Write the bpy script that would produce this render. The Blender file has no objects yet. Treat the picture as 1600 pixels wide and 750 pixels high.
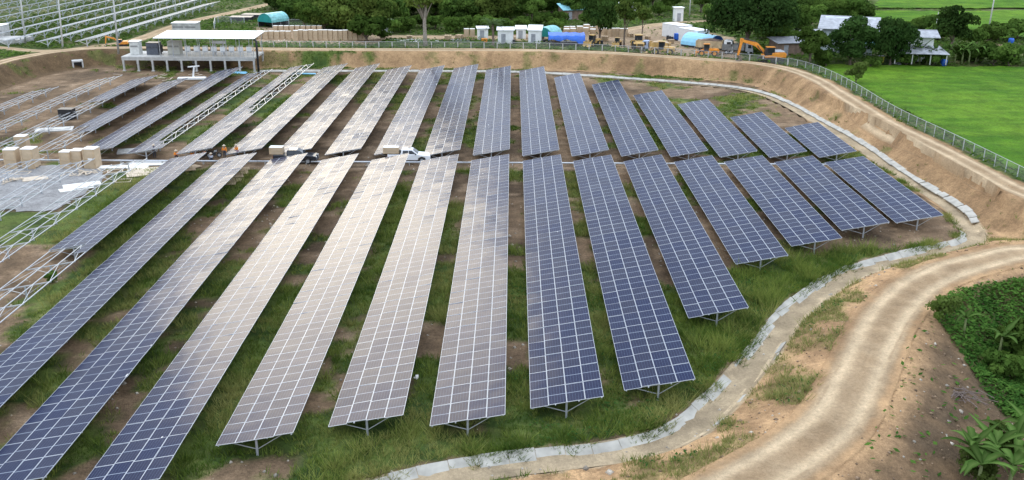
import bpy, math, random
import numpy as np
from mathutils import Vector, Matrix
R = math.radians
random.seed(7)
RNG = np.random.default_rng(11)
SC = bpy.context.scene
COL = SC.collection

# ------------------------------------------------------------------ camera, sky, sun, exposure
CF, CY0, CTH, CROLL, CH = 1498.7, 375.0, 0.3425, 0.0056, 30.575
cam = bpy.data.cameras.new('camera')
cam.sensor_fit = 'HORIZONTAL'; cam.sensor_width = 36.0; cam.lens = CF / 1600 * 36
cam.clip_start = 0.5; cam.clip_end = 6000
camo = bpy.data.objects.new('camera', cam); COL.objects.link(camo)
camo.matrix_world = Matrix.Translation((0, 0, CH)) @ Matrix.Rotation(math.pi / 2 - CTH, 4, 'X') @ Matrix.Rotation(CROLL, 4, 'Z')
SC.camera = camo

SUN_EL, SUN_AZ = R(19.5), R(-18.5)          # veiled low sun ahead, a little left of the view
SUN_DIR = Vector((math.sin(SUN_AZ) * math.cos(SUN_EL), math.cos(SUN_AZ) * math.cos(SUN_EL), math.sin(SUN_EL)))
world = bpy.data.worlds.new('World'); SC.world = world; world.use_nodes = True
wn, wl = world.node_tree.nodes, world.node_tree.links
wn.clear()
def N(tree, t, **kw):
    n = tree.nodes.new(t)
    for k, v in kw.items(): setattr(n, k, v)
    return n
wt = world.node_tree
CLOUD = 15
sky = N(wt, 'ShaderNodeTexSky', sky_type='NISHITA', sun_disc=False)
sky.sun_elevation = SUN_EL; sky.sun_rotation = SUN_AZ
sky.air_density = 1.0; sky.dust_density = 0.6; sky.ozone_density = 1.2
tc = N(wt, 'ShaderNodeTexCoord')
sep = N(wt, 'ShaderNodeSeparateXYZ'); wl.new(tc.outputs['Generated'], sep.inputs[0])
zz = N(wt, 'ShaderNodeMath', operation='ADD'); wl.new(sep.outputs['Z'], zz.inputs[0]); zz.inputs[1].default_value = 0.22
dv = N(wt, 'ShaderNodeVectorMath', operation='DIVIDE'); wl.new(tc.outputs['Generated'], dv.inputs[0])
cmb = N(wt, 'ShaderNodeCombineXYZ')
for i in range(3): wl.new(zz.outputs[0], cmb.inputs[i])
wl.new(cmb.outputs[0], dv.inputs[1])
cn = N(wt, 'ShaderNodeTexNoise'); cn.inputs['Scale'].default_value = 1.7; cn.inputs['Detail'].default_value = 5; cn.inputs['Roughness'].default_value = 0.55
wl.new(dv.outputs[0], cn.inputs['Vector'])
cr = N(wt, 'ShaderNodeValToRGB'); cr.color_ramp.elements[0].position = 0.36; cr.color_ramp.elements[1].position = 0.62
cr.color_ramp.elements[0].color = (0.80,) * 3 + (1,); cr.color_ramp.elements[1].color = (0.98,) * 3 + (1,)
wl.new(cn.outputs['Fac'], cr.inputs[0])
# overcast layer: brighter overhead than at the horizon, as overcast skies are
zc = N(wt, 'ShaderNodeMath', operation='MAXIMUM'); wl.new(sep.outputs['Z'], zc.inputs[0]); zc.inputs[1].default_value = 0
cm = N(wt, 'ShaderNodeMath', operation='MULTIPLY_ADD'); wl.new(zc.outputs[0], cm.inputs[0]); cm.inputs[1].default_value = .6 * CLOUD; cm.inputs[2].default_value = .4 * CLOUD
cc = N(wt, 'ShaderNodeMix', data_type='RGBA', blend_type='MULTIPLY'); cc.inputs[0].default_value = 1
cc.inputs[7].default_value = (0.85, 0.955, 1.13, 1)
cn2 = N(wt, 'ShaderNodeTexNoise'); cn2.inputs['Scale'].default_value = 3.6; cn2.inputs['Detail'].default_value = 5; cn2.inputs['Roughness'].default_value = 0.6
wl.new(dv.outputs[0], cn2.inputs['Vector'])
cv = N(wt, 'ShaderNodeMapRange'); cv.inputs[1].default_value = .34; cv.inputs[2].default_value = .66; cv.inputs[3].default_value = .70; cv.inputs[4].default_value = 1.25; wl.new(cn2.outputs['Fac'], cv.inputs[0])
cmv = N(wt, 'ShaderNodeMath', operation='MULTIPLY'); wl.new(cm.outputs[0], cmv.inputs[0]); wl.new(cv.outputs[0], cmv.inputs[1]); wl.new(cmv.outputs[0], cc.inputs[6])
mx = N(wt, 'ShaderNodeMix', data_type='RGBA'); wl.new(cr.outputs[0], mx.inputs[0]); wl.new(sky.outputs[0], mx.inputs[6]); wl.new(cc.outputs[2], mx.inputs[7])
bg = N(wt, 'ShaderNodeBackground'); bg.inputs['Strength'].default_value = 0.12; wl.new(mx.outputs[2], bg.inputs['Color'])
wo = N(wt, 'ShaderNodeOutputWorld'); wl.new(bg.outputs[0], wo.inputs[0])

sl = bpy.data.lights.new('sun', 'SUN'); sl.energy = 0.6; sl.angle = R(20); sl.color = (1.0, 0.86, 0.62)
so = bpy.data.objects.new('sun', sl); COL.objects.link(so)
so.rotation_euler = SUN_DIR.to_track_quat('Z', 'Y').to_euler()
SC.view_settings.view_transform = 'Standard'; SC.view_settings.look = 'None'
SC.view_settings.gamma = 1; SC.view_settings.use_curve_mapping = False
SC.view_settings.exposure = 0.62
SC.cycles.max_bounces = 6; SC.cycles.transparent_max_bounces = 10

# ------------------------------------------------------------------ pixel of the photograph -> point at height z
def at(px, py, z=0.0):
    a, b = px - 800, py - CY0; c, s = math.cos(CROLL), math.sin(CROLL)
    u, v = (c * a + s * b) / CF, (-s * a + c * b) / CF
    dn = v * math.cos(CTH) + math.sin(CTH); fw = -v * math.sin(CTH) + math.cos(CTH)
    t = (CH - z) / dn
    return Vector((u * t, fw * t, z))

# ------------------------------------------------------------------ mesh helpers
class MB:
    def __init__(s): s.v = []; s.f = []; s.m = []
    def add(s, vs, fs, m=0):
        o = len(s.v); s.v += [tuple(p) for p in vs]; s.f += [tuple(o + i for i in f) for f in fs]; s.m += [m] * len(fs); return s
    def box(s, x0, x1, y0, y1, z0, z1, m=0, M=None):
        vs = [Vector(p) for p in ((x0,y0,z0),(x1,y0,z0),(x1,y1,z0),(x0,y1,z0),(x0,y0,z1),(x1,y0,z1),(x1,y1,z1),(x0,y1,z1))]
        if M is not None: vs = [M @ p for p in vs]
        return s.add(vs, ((3,2,1,0),(4,5,6,7),(0,1,5,4),(1,2,6,5),(2,3,7,6),(3,0,4,7)), m)
    def bar(s, p, q, w, h, m=0):
        p, q = Vector(p), Vector(q); d = (q - p); L = d.length; d.normalize()
        x = d.cross(Vector((0, 0, 1)));
        if x.length < 1e-3: x = Vector((1, 0, 0))
        x.normalize(); z = x.cross(d)
        M = Matrix(((x.x, d.x, z.x, p.x), (x.y, d.y, z.y, p.y), (x.z, d.z, z.z, p.z), (0, 0, 0, 1)))
        return s.box(-w/2, w/2, 0, L, -h/2, h/2, m, M)
    def tube(s, pts, rs, n=8, m=0, cap=True):
        pts = [Vector(p) for p in pts]
        if not hasattr(rs, '__len__'): rs = [rs] * len(pts)
        vs = []; fs = []
        for i, p in enumerate(pts):
            d = (pts[min(i+1, len(pts)-1)] - pts[max(i-1, 0)]).normalized()
            x = d.cross(Vector((0.13, 0.07, 1)) if abs(d.z) < .95 else Vector((1, 0, 0))).normalized(); y = d.cross(x)
            vs += [p + (x * math.cos(2*math.pi*k/n) + y * math.sin(2*math.pi*k/n)) * rs[i] for k in range(n)]
        for i in range(len(pts) - 1):
            fs += [(i*n+k, i*n+(k+1) % n, (i+1)*n+(k+1) % n, (i+1)*n+k) for k in range(n)]
        if cap: fs += [tuple(range(n))[::-1], tuple((len(pts)-1)*n + k for k in range(n))]
        return s.add(vs, fs, m)
    def prism(s, poly, a, b, axis='y', m=0):
        # poly: 2-d outline; extruded from a to b along axis
        def P(u, v, w): return {'y': (u, w, v), 'x': (w, u, v), 'z': (u, v, w)}[axis]
        n = len(poly)
        vs = [P(u, v, a) for u, v in poly] + [P(u, v, b) for u, v in poly]
        fs = [(i, (i+1) % n, n + (i+1) % n, n + i) for i in range(n)] + [tuple(range(n))[::-1], tuple(range(n, 2*n))]
        return s.add(vs, fs, m)
    def mesh(s, name, mats, smooth=False, fixn=True):
        me = bpy.data.meshes.new(name); me.from_pydata(s.v, [], s.f)
        for m in (mats if isinstance(mats, (list, tuple)) else [mats]): me.materials.append(m)
        me.polygons.foreach_set('material_index', s.m)
        if smooth: me.polygons.foreach_set('use_smooth', [True] * len(s.f))
        if fixn:
            import bmesh
            bm = bmesh.new(); bm.from_mesh(me); bmesh.ops.recalc_face_normals(bm, faces=bm.faces); bm.to_mesh(me); bm.free()
        me.update(); return me
    def build(s, name, mats, parent=None, loc=(0,0,0), rot=(0,0,0), smooth=False, bevel=0):
        o = put(name, s.mesh(name, mats, smooth), parent, loc, rot)
        if bevel:
            b = o.modifiers.new('bevel', 'BEVEL'); b.width = bevel; b.segments = 2; b.limit_method = 'ANGLE'
        return o
def put(name, me, parent=None, loc=(0,0,0), rot=(0,0,0), sc=None):
    o = bpy.data.objects.new(name, me); COL.objects.link(o)
    o.location = loc; o.rotation_euler = rot
    if sc is not None: o.scale = (sc,)*3 if not hasattr(sc, '__len__') else sc
    if parent is not None: o.parent = parent
    return o
def tag(o, label=None, cat=None, group=None, kind=None):
    for k, v in (('label', label), ('category', cat), ('group', group), ('kind', kind)):
        if v: o[k] = v
    return o
def thing(name, label, cat, loc=(0,0,0), rz=0, group=None):
    return tag(put(name, None, None, loc, (0, 0, rz)), label, cat, group)
def dup(root, loc=None, rz=None, label=None, group=None, sc=None, parent=None):
    c = root.copy(); COL.objects.link(c)
    if parent is not None: c.parent = parent
    if loc is not None: c.location = loc
    if rz is not None: c.rotation_euler = (0, 0, rz)
    if sc is not None: c.scale = (sc,)*3 if not hasattr(sc, '__len__') else sc
    if label: c['label'] = label
    if group: c['group'] = group
    for ch in root.children: dup(ch, parent=c)
    return c
def mesh_np(name, V, F, mats, col=None, smooth=False):
    me = bpy.data.meshes.new(name)
    V = np.asarray(V, np.float32); F = np.asarray(F, np.int32); k = F.shape[1]
    me.vertices.add(len(V)); me.vertices.foreach_set('co', V.ravel())
    me.loops.add(F.size); me.loops.foreach_set('vertex_index', F.ravel())
    me.polygons.add(len(F)); me.polygons.foreach_set('loop_start', np.arange(0, F.size, k, dtype=np.int32))
    try: me.polygons.foreach_set('loop_total', np.full(len(F), k, np.int32))
    except Exception: pass
    if smooth: me.polygons.foreach_set('use_smooth', np.ones(len(F), bool))
    me.update(calc_edges=True)
    if col is not None:
        a = me.attributes.new('rgb', 'FLOAT_COLOR', 'POINT')
        a.data.foreach_set('color', np.concatenate([col, np.ones((len(col), 1))], 1).astype(np.float32).ravel())
    for m in (mats if isinstance(mats, (list, tuple)) else [mats]): me.materials.append(m)
    return me

# ------------------------------------------------------------------ numpy noise
def vnoise(x, y, seed=0):
    xi = np.floor(x).astype(np.int64); yi = np.floor(y).astype(np.int64); fx = x - xi; fy = y - yi
    fx = fx*fx*(3-2*fx); fy = fy*fy*(3-2*fy)
    def h(a, b):
        n = (a * 374761393 + b * 668265263 + seed * 974634777) & 0x7fffffff
        n = ((n ^ (n >> 13)) * 1274126177) & 0x7fffffff
        return ((n ^ (n >> 16)) & 0xffff) / 65535.0
    return (h(xi, yi)*(1-fx) + h(xi+1, yi)*fx)*(1-fy) + (h(xi, yi+1)*(1-fx) + h(xi+1, yi+1)*fx)*fy
def fbm(x, y, sc, seed=0, oc=4):
    x = np.asarray(x, float) / sc; y = np.asarray(y, float) / sc; t = 0; a = 0.5; n = 0
    for i in range(oc): t = t + a * vnoise(x, y, seed + i*17); n += a; a *= .5; x = x*2.03; y = y*2.03
    return t / n
def sstep(a, b, x): t = np.clip((x - a) / (b - a), 0, 1); return t*t*(3-2*t)

# ------------------------------------------------------------------ materials
MAT = {}
def nodes_of(name):
    m = bpy.data.materials.new(name); m.use_nodes = True; t = m.node_tree
    return m, t, t.nodes['Principled BSDF'], t.links
def pm(name, col, rough=.6, metal=0.0, var=.18, scale=2.0, bump=0.0, spec=.5, coord='Object'):
    if name in MAT: return MAT[name]
    m, t, b, l = nodes_of(name)
    c = N(t, 'ShaderNodeTexCoord'); n = N(t, 'ShaderNodeTexNoise'); n.inputs['Scale'].default_value = scale; n.inputs['Detail'].default_value = 4
    l.new(c.outputs[coord], n.inputs['Vector'])
    mr = N(t, 'ShaderNodeMapRange'); mr.inputs[1].default_value = .3; mr.inputs[2].default_value = .7
    mr.inputs[3].default_value = 1 - var; mr.inputs[4].default_value = 1 + var; l.new(n.outputs['Fac'], mr.inputs[0])
    mu = N(t, 'ShaderNodeMix', data_type='RGBA', blend_type='MULTIPLY'); mu.inputs[0].default_value = 1
    mu.inputs[6].default_value = (*col, 1); l.new(mr.outputs[0], mu.inputs[7]); l.new(mu.outputs[2], b.inputs['Base Color'])
    b.inputs['Roughness'].default_value = rough; b.inputs['Metallic'].default_value = metal; b.inputs['Specular IOR Level'].default_value = spec
    if bump:
        bp = N(t, 'ShaderNodeBump'); bp.inputs['Strength'].default_value = bump; bp.inputs['Distance'].default_value = .05
        l.new(n.outputs['Fac'], bp.inputs['Height']); l.new(bp.outputs[0], b.inputs['Normal'])
    MAT[name] = m; return m
def ground_mat(name, s1=.9, s2=5.0, amp=.35, bump=.6, rough=.95, spec=.15):
    m, t, b, l = nodes_of(name)
    a = N(t, 'ShaderNodeAttribute', attribute_name='rgb'); g = N(t, 'ShaderNodeNewGeometry')
    out = a.outputs['Color']; hs = []
    for sc, am in ((s1, amp), (s2, amp), (s2 * 4, amp * .7)):
        n = N(t, 'ShaderNodeTexNoise'); n.inputs['Scale'].default_value = sc; n.inputs['Detail'].default_value = 5; n.inputs['Roughness'].default_value = .65
        l.new(g.outputs['Position'], n.inputs['Vector'])
        mr = N(t, 'ShaderNodeMapRange'); mr.inputs[1].default_value = .3; mr.inputs[2].default_value = .7
        mr.inputs[3].default_value = 1 - am; mr.inputs[4].default_value = 1 + am; l.new(n.outputs['Fac'], mr.inputs[0])
        mu = N(t, 'ShaderNodeMix', data_type='RGBA', blend_type='MULTIPLY'); mu.inputs[0].default_value = 1
        l.new(out, mu.inputs[6]); l.new(mr.outputs[0], mu.inputs[7]); out = mu.outputs[2]; hs.append(n)
    l.new(out, b.inputs['Base Color']); b.inputs['Roughness'].default_value = rough; b.inputs['Specular IOR Level'].default_value = spec
    ad = N(t, 'ShaderNodeMath', operation='ADD'); l.new(hs[1].outputs['Fac'], ad.inputs[0]); l.new(hs[2].outputs['Fac'], ad.inputs[1])
    bp = N(t, 'ShaderNodeBump'); bp.inputs['Strength'].default_value = bump; bp.inputs['Distance'].default_value = .12
    l.new(ad.outputs[0], bp.inputs['Height']); l.new(bp.outputs[0], b.inputs['Normal'])
    return m
def leaf_mat(name, trans=.35, objvar=.38):
    m = bpy.data.materials.new(name); m.use_nodes = True; t = m.node_tree; l = t.links; t.nodes.clear()
    a = N(t, 'ShaderNodeAttribute', attribute_name='rgb'); oi = N(t, 'ShaderNodeObjectInfo')
    mr = N(t, 'ShaderNodeMapRange'); mr.inputs[3].default_value = 1 - objvar; mr.inputs[4].default_value = 1 + objvar; l.new(oi.outputs['Random'], mr.inputs[0])
    mu = N(t, 'ShaderNodeMix', data_type='RGBA', blend_type='MULTIPLY'); mu.inputs[0].default_value = 1
    l.new(a.outputs['Color'], mu.inputs[6]); l.new(mr.outputs[0], mu.inputs[7])
    d = N(t, 'ShaderNodeBsdfDiffuse'); l.new(mu.outputs[2], d.inputs[0])
    tr = N(t, 'ShaderNodeBsdfTranslucent'); l.new(mu.outputs[2], tr.inputs[0])
    ms = N(t, 'ShaderNodeMixShader'); ms.inputs[0].default_value = trans; l.new(d.outputs[0], ms.inputs[1]); l.new(tr.outputs[0], ms.inputs[2])
    o = N(t, 'ShaderNodeOutputMaterial'); l.new(ms.outputs[0], o.inputs[0]); return m
M_GROUND = ground_mat('earth')
M_ROAD = ground_mat('road_dirt', .5, 4.5, .17, .7)
M_SLOPE = ground_mat('embankment_earth', .7, 3.0, .24, .7)
M_PADDY = ground_mat('rice', .35, 3.0, .30, 1.0)
M_LEAF = leaf_mat('leaves'); M_GRASS = leaf_mat('grass_blades', .4, 0.0)
M_BARK = pm('bark', (.16, .12, .09), .9, 0, .35, 3, .6)
M_BARK2 = pm('pale_bark', (.30, .26, .21), .9, 0, .3, 3, .5)
M_CONC = pm('concrete', (.46, .45, .42), .85, 0, .2, 1.2, .3)
M_CONCD = pm('old_concrete', (.40, .38, .33), .9, 0, .22, 1.1, .35)
M_GALV = pm('galvanised_steel', (.50, .52, .54), .42, .35, .10, 4)
M_WHITE = pm('white_paint', (.80, .80, .78), .5, 0, .08, 1.5)
M_WROOF = pm('white_roof', (.82, .82, .80), .55, 0, .05, .8)
M_BLACK = pm('black_plastic', (.02, .02, .022), .5, 0, .3, 3)
M_DARK = pm('dark_metal', (.05, .05, .055), .55, .2, .3, 2)
M_RUBBER = pm('rubber', (.025, .024, .023), .85, 0, .3, 6)
M_GLASS = pm('tinted_glass', (.02, .025, .03), .06, 0, .1, 1, 0, .6)
M_ORANGE = pm('orange_paint', (.72, .27, .03), .42, 0, .16, 2)
M_YELLOW = pm('yellow_paint', (.52, .33, .11), .5, 0, .22, 2)
M_WOOD = pm('raw_wood', (.50, .37, .23), .8, 0, .2, 3, .2)
M_CARD = pm('cardboard', (.50, .38, .25), .85, 0, .12, 2)
M_BLUE = pm('blue_tarp', (.02, .12, .52), .45, 0, .22, 1.5, .5)
M_TEAL = pm('teal_tarp', (.01, .24, .22), .5, 0, .15, 1.2, .4)
M_LTEAL = pm('pale_teal_tarp', (.20, .48, .48), .5, 0, .3, 1.5, .4)
M_SKYB = pm('pale_blue_tarp', (.28, .60, .80), .5, 0, .10, 1.2, .3)
M_GREYR = pm('grey_roof_sheet', (.34, .35, .37), .7, .1, .25, 1.5)
M_BRNR = pm('brown_roof_sheet', (.22, .15, .11), .8, 0, .3, 1.5)
M_AQUA = pm('aqua_roof_sheet', (.22, .50, .56), .6, 0, .25, 1.5)
M_SKIN = pm('skin', (.30, .18, .12), .6, 0, .05, 2)
M_SHIRT = pm('orange_workwear', (.85, .26, .02), .8, 0, .1, 4)
M_TROUS = pm('dark_trousers', (.04, .045, .06), .9, 0, .2, 4)
M_GRAVEL = ground_mat('gravel', 2.0, 9.0, .25, .8)
M_DEB = pm('debris_board', (.60, .50, .38), .85, 0, .15, 2)

def panel_mat():
    m, t, b, l = nodes_of('solar_glass')
    uv = N(t, 'ShaderNodeUVMap'); s = N(t, 'ShaderNodeSeparateXYZ'); l.new(uv.outputs[0], s.inputs[0])
    def M(op, a, bb=None, c=None):
        n = N(t, 'ShaderNodeMath', operation=op)
        for i, v in enumerate((a, bb, c)):
            if v is None: continue
            if isinstance(v, (int, float)): n.inputs[i].default_value = v
            else: l.new(v, n.inputs[i])
        return n.outputs[0]
    def lines(x, cells, w):
        f = M('FRACT', M('MULTIPLY', x, cells)); d = M('ABSOLUTE', M('SUBTRACT', f, .5))
        return M('GREATER_THAN', d, .5 - w / 2)
    lu = lines(s.outputs['X'], 6, .055); lv = lines(s.outputs['Y'], 24, .035)
    mid = M('LESS_THAN', M('ABSOLUTE', M('SUBTRACT', s.outputs['Y'], .5)), .0085)
    oi = N(t, 'ShaderNodeObjectInfo')
    base = N(t, 'ShaderNodeMix', data_type='RGBA'); l.new(oi.outputs['Random'], base.inputs[0])
    base.inputs[6].default_value = (.007, .013, .046, 1); base.inputs[7].default_value = (.018, .021, .044, 1)
    m1 = N(t, 'ShaderNodeMix', data_type='RGBA'); l.new(M('MULTIPLY', lv, .25), m1.inputs[0]); l.new(base.outputs[2], m1.inputs[6]); m1.inputs[7].default_value = (.25, .30, .38, 1)
    m2 = N(t, 'ShaderNodeMix', data_type='RGBA'); l.new(M('MULTIPLY', lu, .8), m2.inputs[0]); l.new(m1.outputs[2], m2.inputs[6]); m2.inputs[7].default_value = (.12, .16, .25, 1)
    m3 = N(t, 'ShaderNodeMix', data_type='RGBA'); l.new(mid, m3.inputs[0]); l.new(m2.outputs[2], m3.inputs[6]); m3.inputs[7].default_value = (.36, .41, .48, 1)
    l.new(m3.outputs[2], b.inputs['Base Color'])
    b.inputs['Roughness'].default_value = .19; b.inputs['Coat Weight'].default_value = .12; b.inputs['Coat Roughness'].default_value = .42; b.inputs['Coat IOR'].default_value = 1.2; b.inputs['IOR'].default_value = 1.125
    g = N(t, 'ShaderNodeNewGeometry'); n = N(t, 'ShaderNodeTexNoise'); n.inputs['Scale'].default_value = .55; n.inputs['Detail'].default_value = 1
    l.new(g.outputs['Position'], n.inputs['Vector'])
    bp = N(t, 'ShaderNodeBump'); bp.inputs['Strength'].default_value = .55; bp.inputs['Distance'].default_value = .05
    l.new(n.outputs['Fac'], bp.inputs['Height']); l.new(bp.outputs[0], b.inputs['Normal'])
    return m
M_PV = panel_mat()
M_FRAME = pm('aluminium_frame', (.46, .49, .53), .4, .15, .05, 3)
def mesh_wire_mat():
    m = bpy.data.materials.new('chain_link'); m.use_nodes = True; t = m.node_tree; t.nodes.clear()
    a = N(t, 'ShaderNodeBsdfTransparent'); d = N(t, 'ShaderNodeBsdfDiffuse'); d.inputs[0].default_value = (.60, .63, .62, 1)
    s = N(t, 'ShaderNodeMixShader'); s.inputs[0].default_value = .10; o = N(t, 'ShaderNodeOutputMaterial')
    t.links.new(a.outputs[0], s.inputs[1]); t.links.new(d.outputs[0], s.inputs[2]); t.links.new(s.outputs[0], o.inputs[0]); return m
M_LINK = mesh_wire_mat()

# ------------------------------------------------------------------ terrain: lines, heights, colours
def smooth_line(pts, step=1.0):
    P = np.array([(p[0], p[1]) for p in pts], float)
    for _ in range(3):
        Q = [P[0]]
        for a, b in zip(P[:-1], P[1:]): Q += [a*.75 + b*.25, a*.25 + b*.75]
        Q.append(P[-1]); P = np.array(Q)
    d = np.r_[0, np.cumsum(np.hypot(*np.diff(P, axis=0).T))]
    t = np.arange(0, d[-1], step)
    return np.stack([np.interp(t, d, P[:, 0]), np.interp(t, d, P[:, 1])], 1)
def line_dist(x, y, L, step=4):
    """signed distance to a line (positive on its left), and arc length"""
    x = np.asarray(x, float); y = np.asarray(y, float)
    A = L[::step]; A = A if np.allclose(A[-1], L[-1]) else np.vstack([A, L[-1]])
    best = np.full(x.shape, 1e9); sg = np.zeros(x.shape); arc = np.zeros(x.shape); s0 = 0
    for (ax, ay), (bx, by) in zip(A[:-1], A[1:]):
        dx, dy = bx-ax, by-ay; LL = math.hypot(dx, dy)
        t = np.clip(((x-ax)*dx + (y-ay)*dy) / (LL*LL), 0, 1)
        d = np.hypot(x-ax-t*dx, y-ay-t*dy); k = d < best
        best = np.where(k, d, best); sg = np.where(k, np.sign(dx*(y-ay) - dy*(x-ax)), sg); arc = np.where(k, s0 + t*LL, arc); s0 += LL
    return best * np.where(sg == 0, 1, sg), arc
def pts(z, *q): return [at(px, py, z)[:2] for px, py in q]
BZ, DZ = 2.7, 1.2
BERM = smooth_line([(-93, 40), (-93, 110)] + pts(BZ, (-60,115),(0,97),(60,84),(130,76),(200,74),(420,77),(620,77.5),(800,78),(950,82),(1060,90),(1150,96),(1215,103),(1262,117),(1310,143),(1367,183),(1457,227),(1520,260),(1597,301)) + [(53, 88), (59, 83.5), (80, 78), (200, 62)])
DIKE = smooth_line([(-80, 18), (-20, 28), (2, 36)] + pts(DZ, (1200,740),(1264,697),(1310,656),(1341,592),(1360,548),(1377,506),(1407,470),(1449,435),(1520,413),(1600,392)) + [(55, 80.5), (80, 74), (200, 56)])
CANAL = smooth_line([(-14, 42)] + pts(-.4, (608,760),(684,742),(836,720),(955,709),(1064,679),(1122,623),(1183,551),(1217,502),(1278,453),(1335,422),(1427,400),(1505,383)) + [(44.8, 88.6), (45.3, 92)] + pts(-.2, (1492,331),(1436,296),(1392,268),(1331,223),(1266,187),(1225,163),(1176,143),(1100,134),(1000,127),(900,120),(800,114),(400,114)), .7)
def poly_mask(x, y, poly):
    x = np.asarray(x, float); y = np.asarray(y, float); ins = np.zeros(x.shape, bool); n = len(poly)
    for i in range(n):
        (x1, y1), (x2, y2) = poly[i][:2], poly[(i+1) % n][:2]
        if y1 == y2: continue
        c = ((y1 > y) != (y2 > y)) & (x < (x2-x1)*(y-y1)/(y2-y1) + x1); ins ^= c
    return ins
PADDY_A = pts(1.5, (1258,101),(1300,102),(1420,104),(1600,106),(1800,110)) + [(120, 95), (57, 93)] + pts(1.5, (1500,222),(1400,172),(1320,128))
PADDY_B = pts(1.5, (1352,60),(1358,19),(1480,20),(1620,18.5),(1640,62),(1540,66),(1500,62))
PADDY_C = pts(1.5, (1358,16),(1366,1.5),(1480,2),(1625,2),(1625,15.5),(1480,17))
PADDY_D = pts(1.5, (1366,-1),(1200,-3),(1000,-30),(1400,-60),(1700,-60),(1630,-1))
GREENP = pts(0, (490,86),(600,83),(606,100),(560,108),(470,108))
def hts(x, y):
    x = np.asarray(x, float); y = np.asarray(y, float)
    s1, a1 = line_dist(x, y, BERM); s1 = -s1               # + inside the field
    s2, a2 = line_dist(x, y, DIKE)                          # + inside the field
    sc, ac = line_dist(x, y, CANAL, 3)                      # + on the field side
    zout = 2.35 - .95 * sstep(52, 60, x) * (1 - sstep(176, 186, y)) - .6*sstep(60, 70, x)*sstep(186, 200, y)
    wig = (fbm(a1, s1*.35, 2.2, 5) - .5)
    run = 3.3 + wig * 1.3
    zin = BZ * (1 - sstep(1.75, 1.75 + run, s1)) + np.where((s1 > 1.8) & (s1 < 6), wig * .45, 0)
    zo = BZ + (zout - BZ) * sstep(1.9, 4.2, -s1)
    d_in = DZ * (1 - sstep(2.3, 6.8, s2)) + np.where((s2 > 2.4) & (s2 < 6.8) & (y < 88), (fbm(a2, s2*.25, 1.1, 15) - .5) * .55, 0); low = -1.3 - .6 * sstep(0, 14, -s2 - 8)
    d_out = DZ + (low - DZ) * sstep(2.2, 9.0, -s2) + (fbm(x, y, 3, 9)-.5) * .5 * sstep(2.3, 4, -s2)
    inside = np.maximum(zin, d_in) + (fbm(x, y, 6, 3) - .5) * .22
    # the drain
    bed = np.where(ac < 96, -.45, -.30)
    prof = np.where(sc > 0, bed + (-bed + .03) * np.clip(sc / .95, 0, 1), np.where(sc > -1.2, bed, bed + (-sc - 1.2) * .7))
    inside = np.where((sc > -4) & (sc < 1.0), np.minimum(inside, np.maximum(prof, bed)), inside)
    z = np.where(s1 > 0, inside, zo)
    z = np.where((s2 < 0) & (s1 > 0), d_out, z)
    z = np.where((s2 < 0) & (s1 <= 0), np.minimum(d_out, zo), z)
    return z, s1, s2, sc, a1, a2, ac
def tz(x, y): return float(hts(np.array([x]), np.array([y]))[0][0])
def on(px, py, zguess=2.4):
    p = at(px, py, zguess)
    for _ in range(3): p = at(px, py, tz(p.x, p.y))
    return p
C3 = lambda *c: np.array(c)
SOILD, SOIL, SOILP = C3(.092, .062, .037), C3(.205, .136, .080), C3(.31, .22, .14)
TAN, TAND, ROADC, SAND = C3(.40, .252, .130), C3(.25, .152, .078), C3(.57, .430, .270), C3(.50, .385, .245)
GRD, GRM, GRY = C3(.040, .070, .015), C3(.095, .130, .028), C3(.200, .190, .066)
LUSH = pts(0, (1060,430),(1180,420),(1330,385),(1420,392),(1330,416),(1270,446),(1210,495),(1175,545),(1110,620),(1060,672),(950,700),(600,745),(560,770),(980,640),(1100,590))
STOR = pts(2.4, (400,66),(590,69),(600,60),(770,62),(930,66),(1000,60),(1000,44),(900,46),(780,56),(610,55),(560,47),(400,42))
YARD = pts(2.4, (930,52),(1010,40),(1060,38),(1150,60),(1160,92),(1090,88),(1010,84),(930,66))
GRAVP = pts(0, (-120,270),(5,262),(40,258),(170,262),(172,278),(150,292),(112,318),(90,332),(-30,332),(-200,330))
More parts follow.
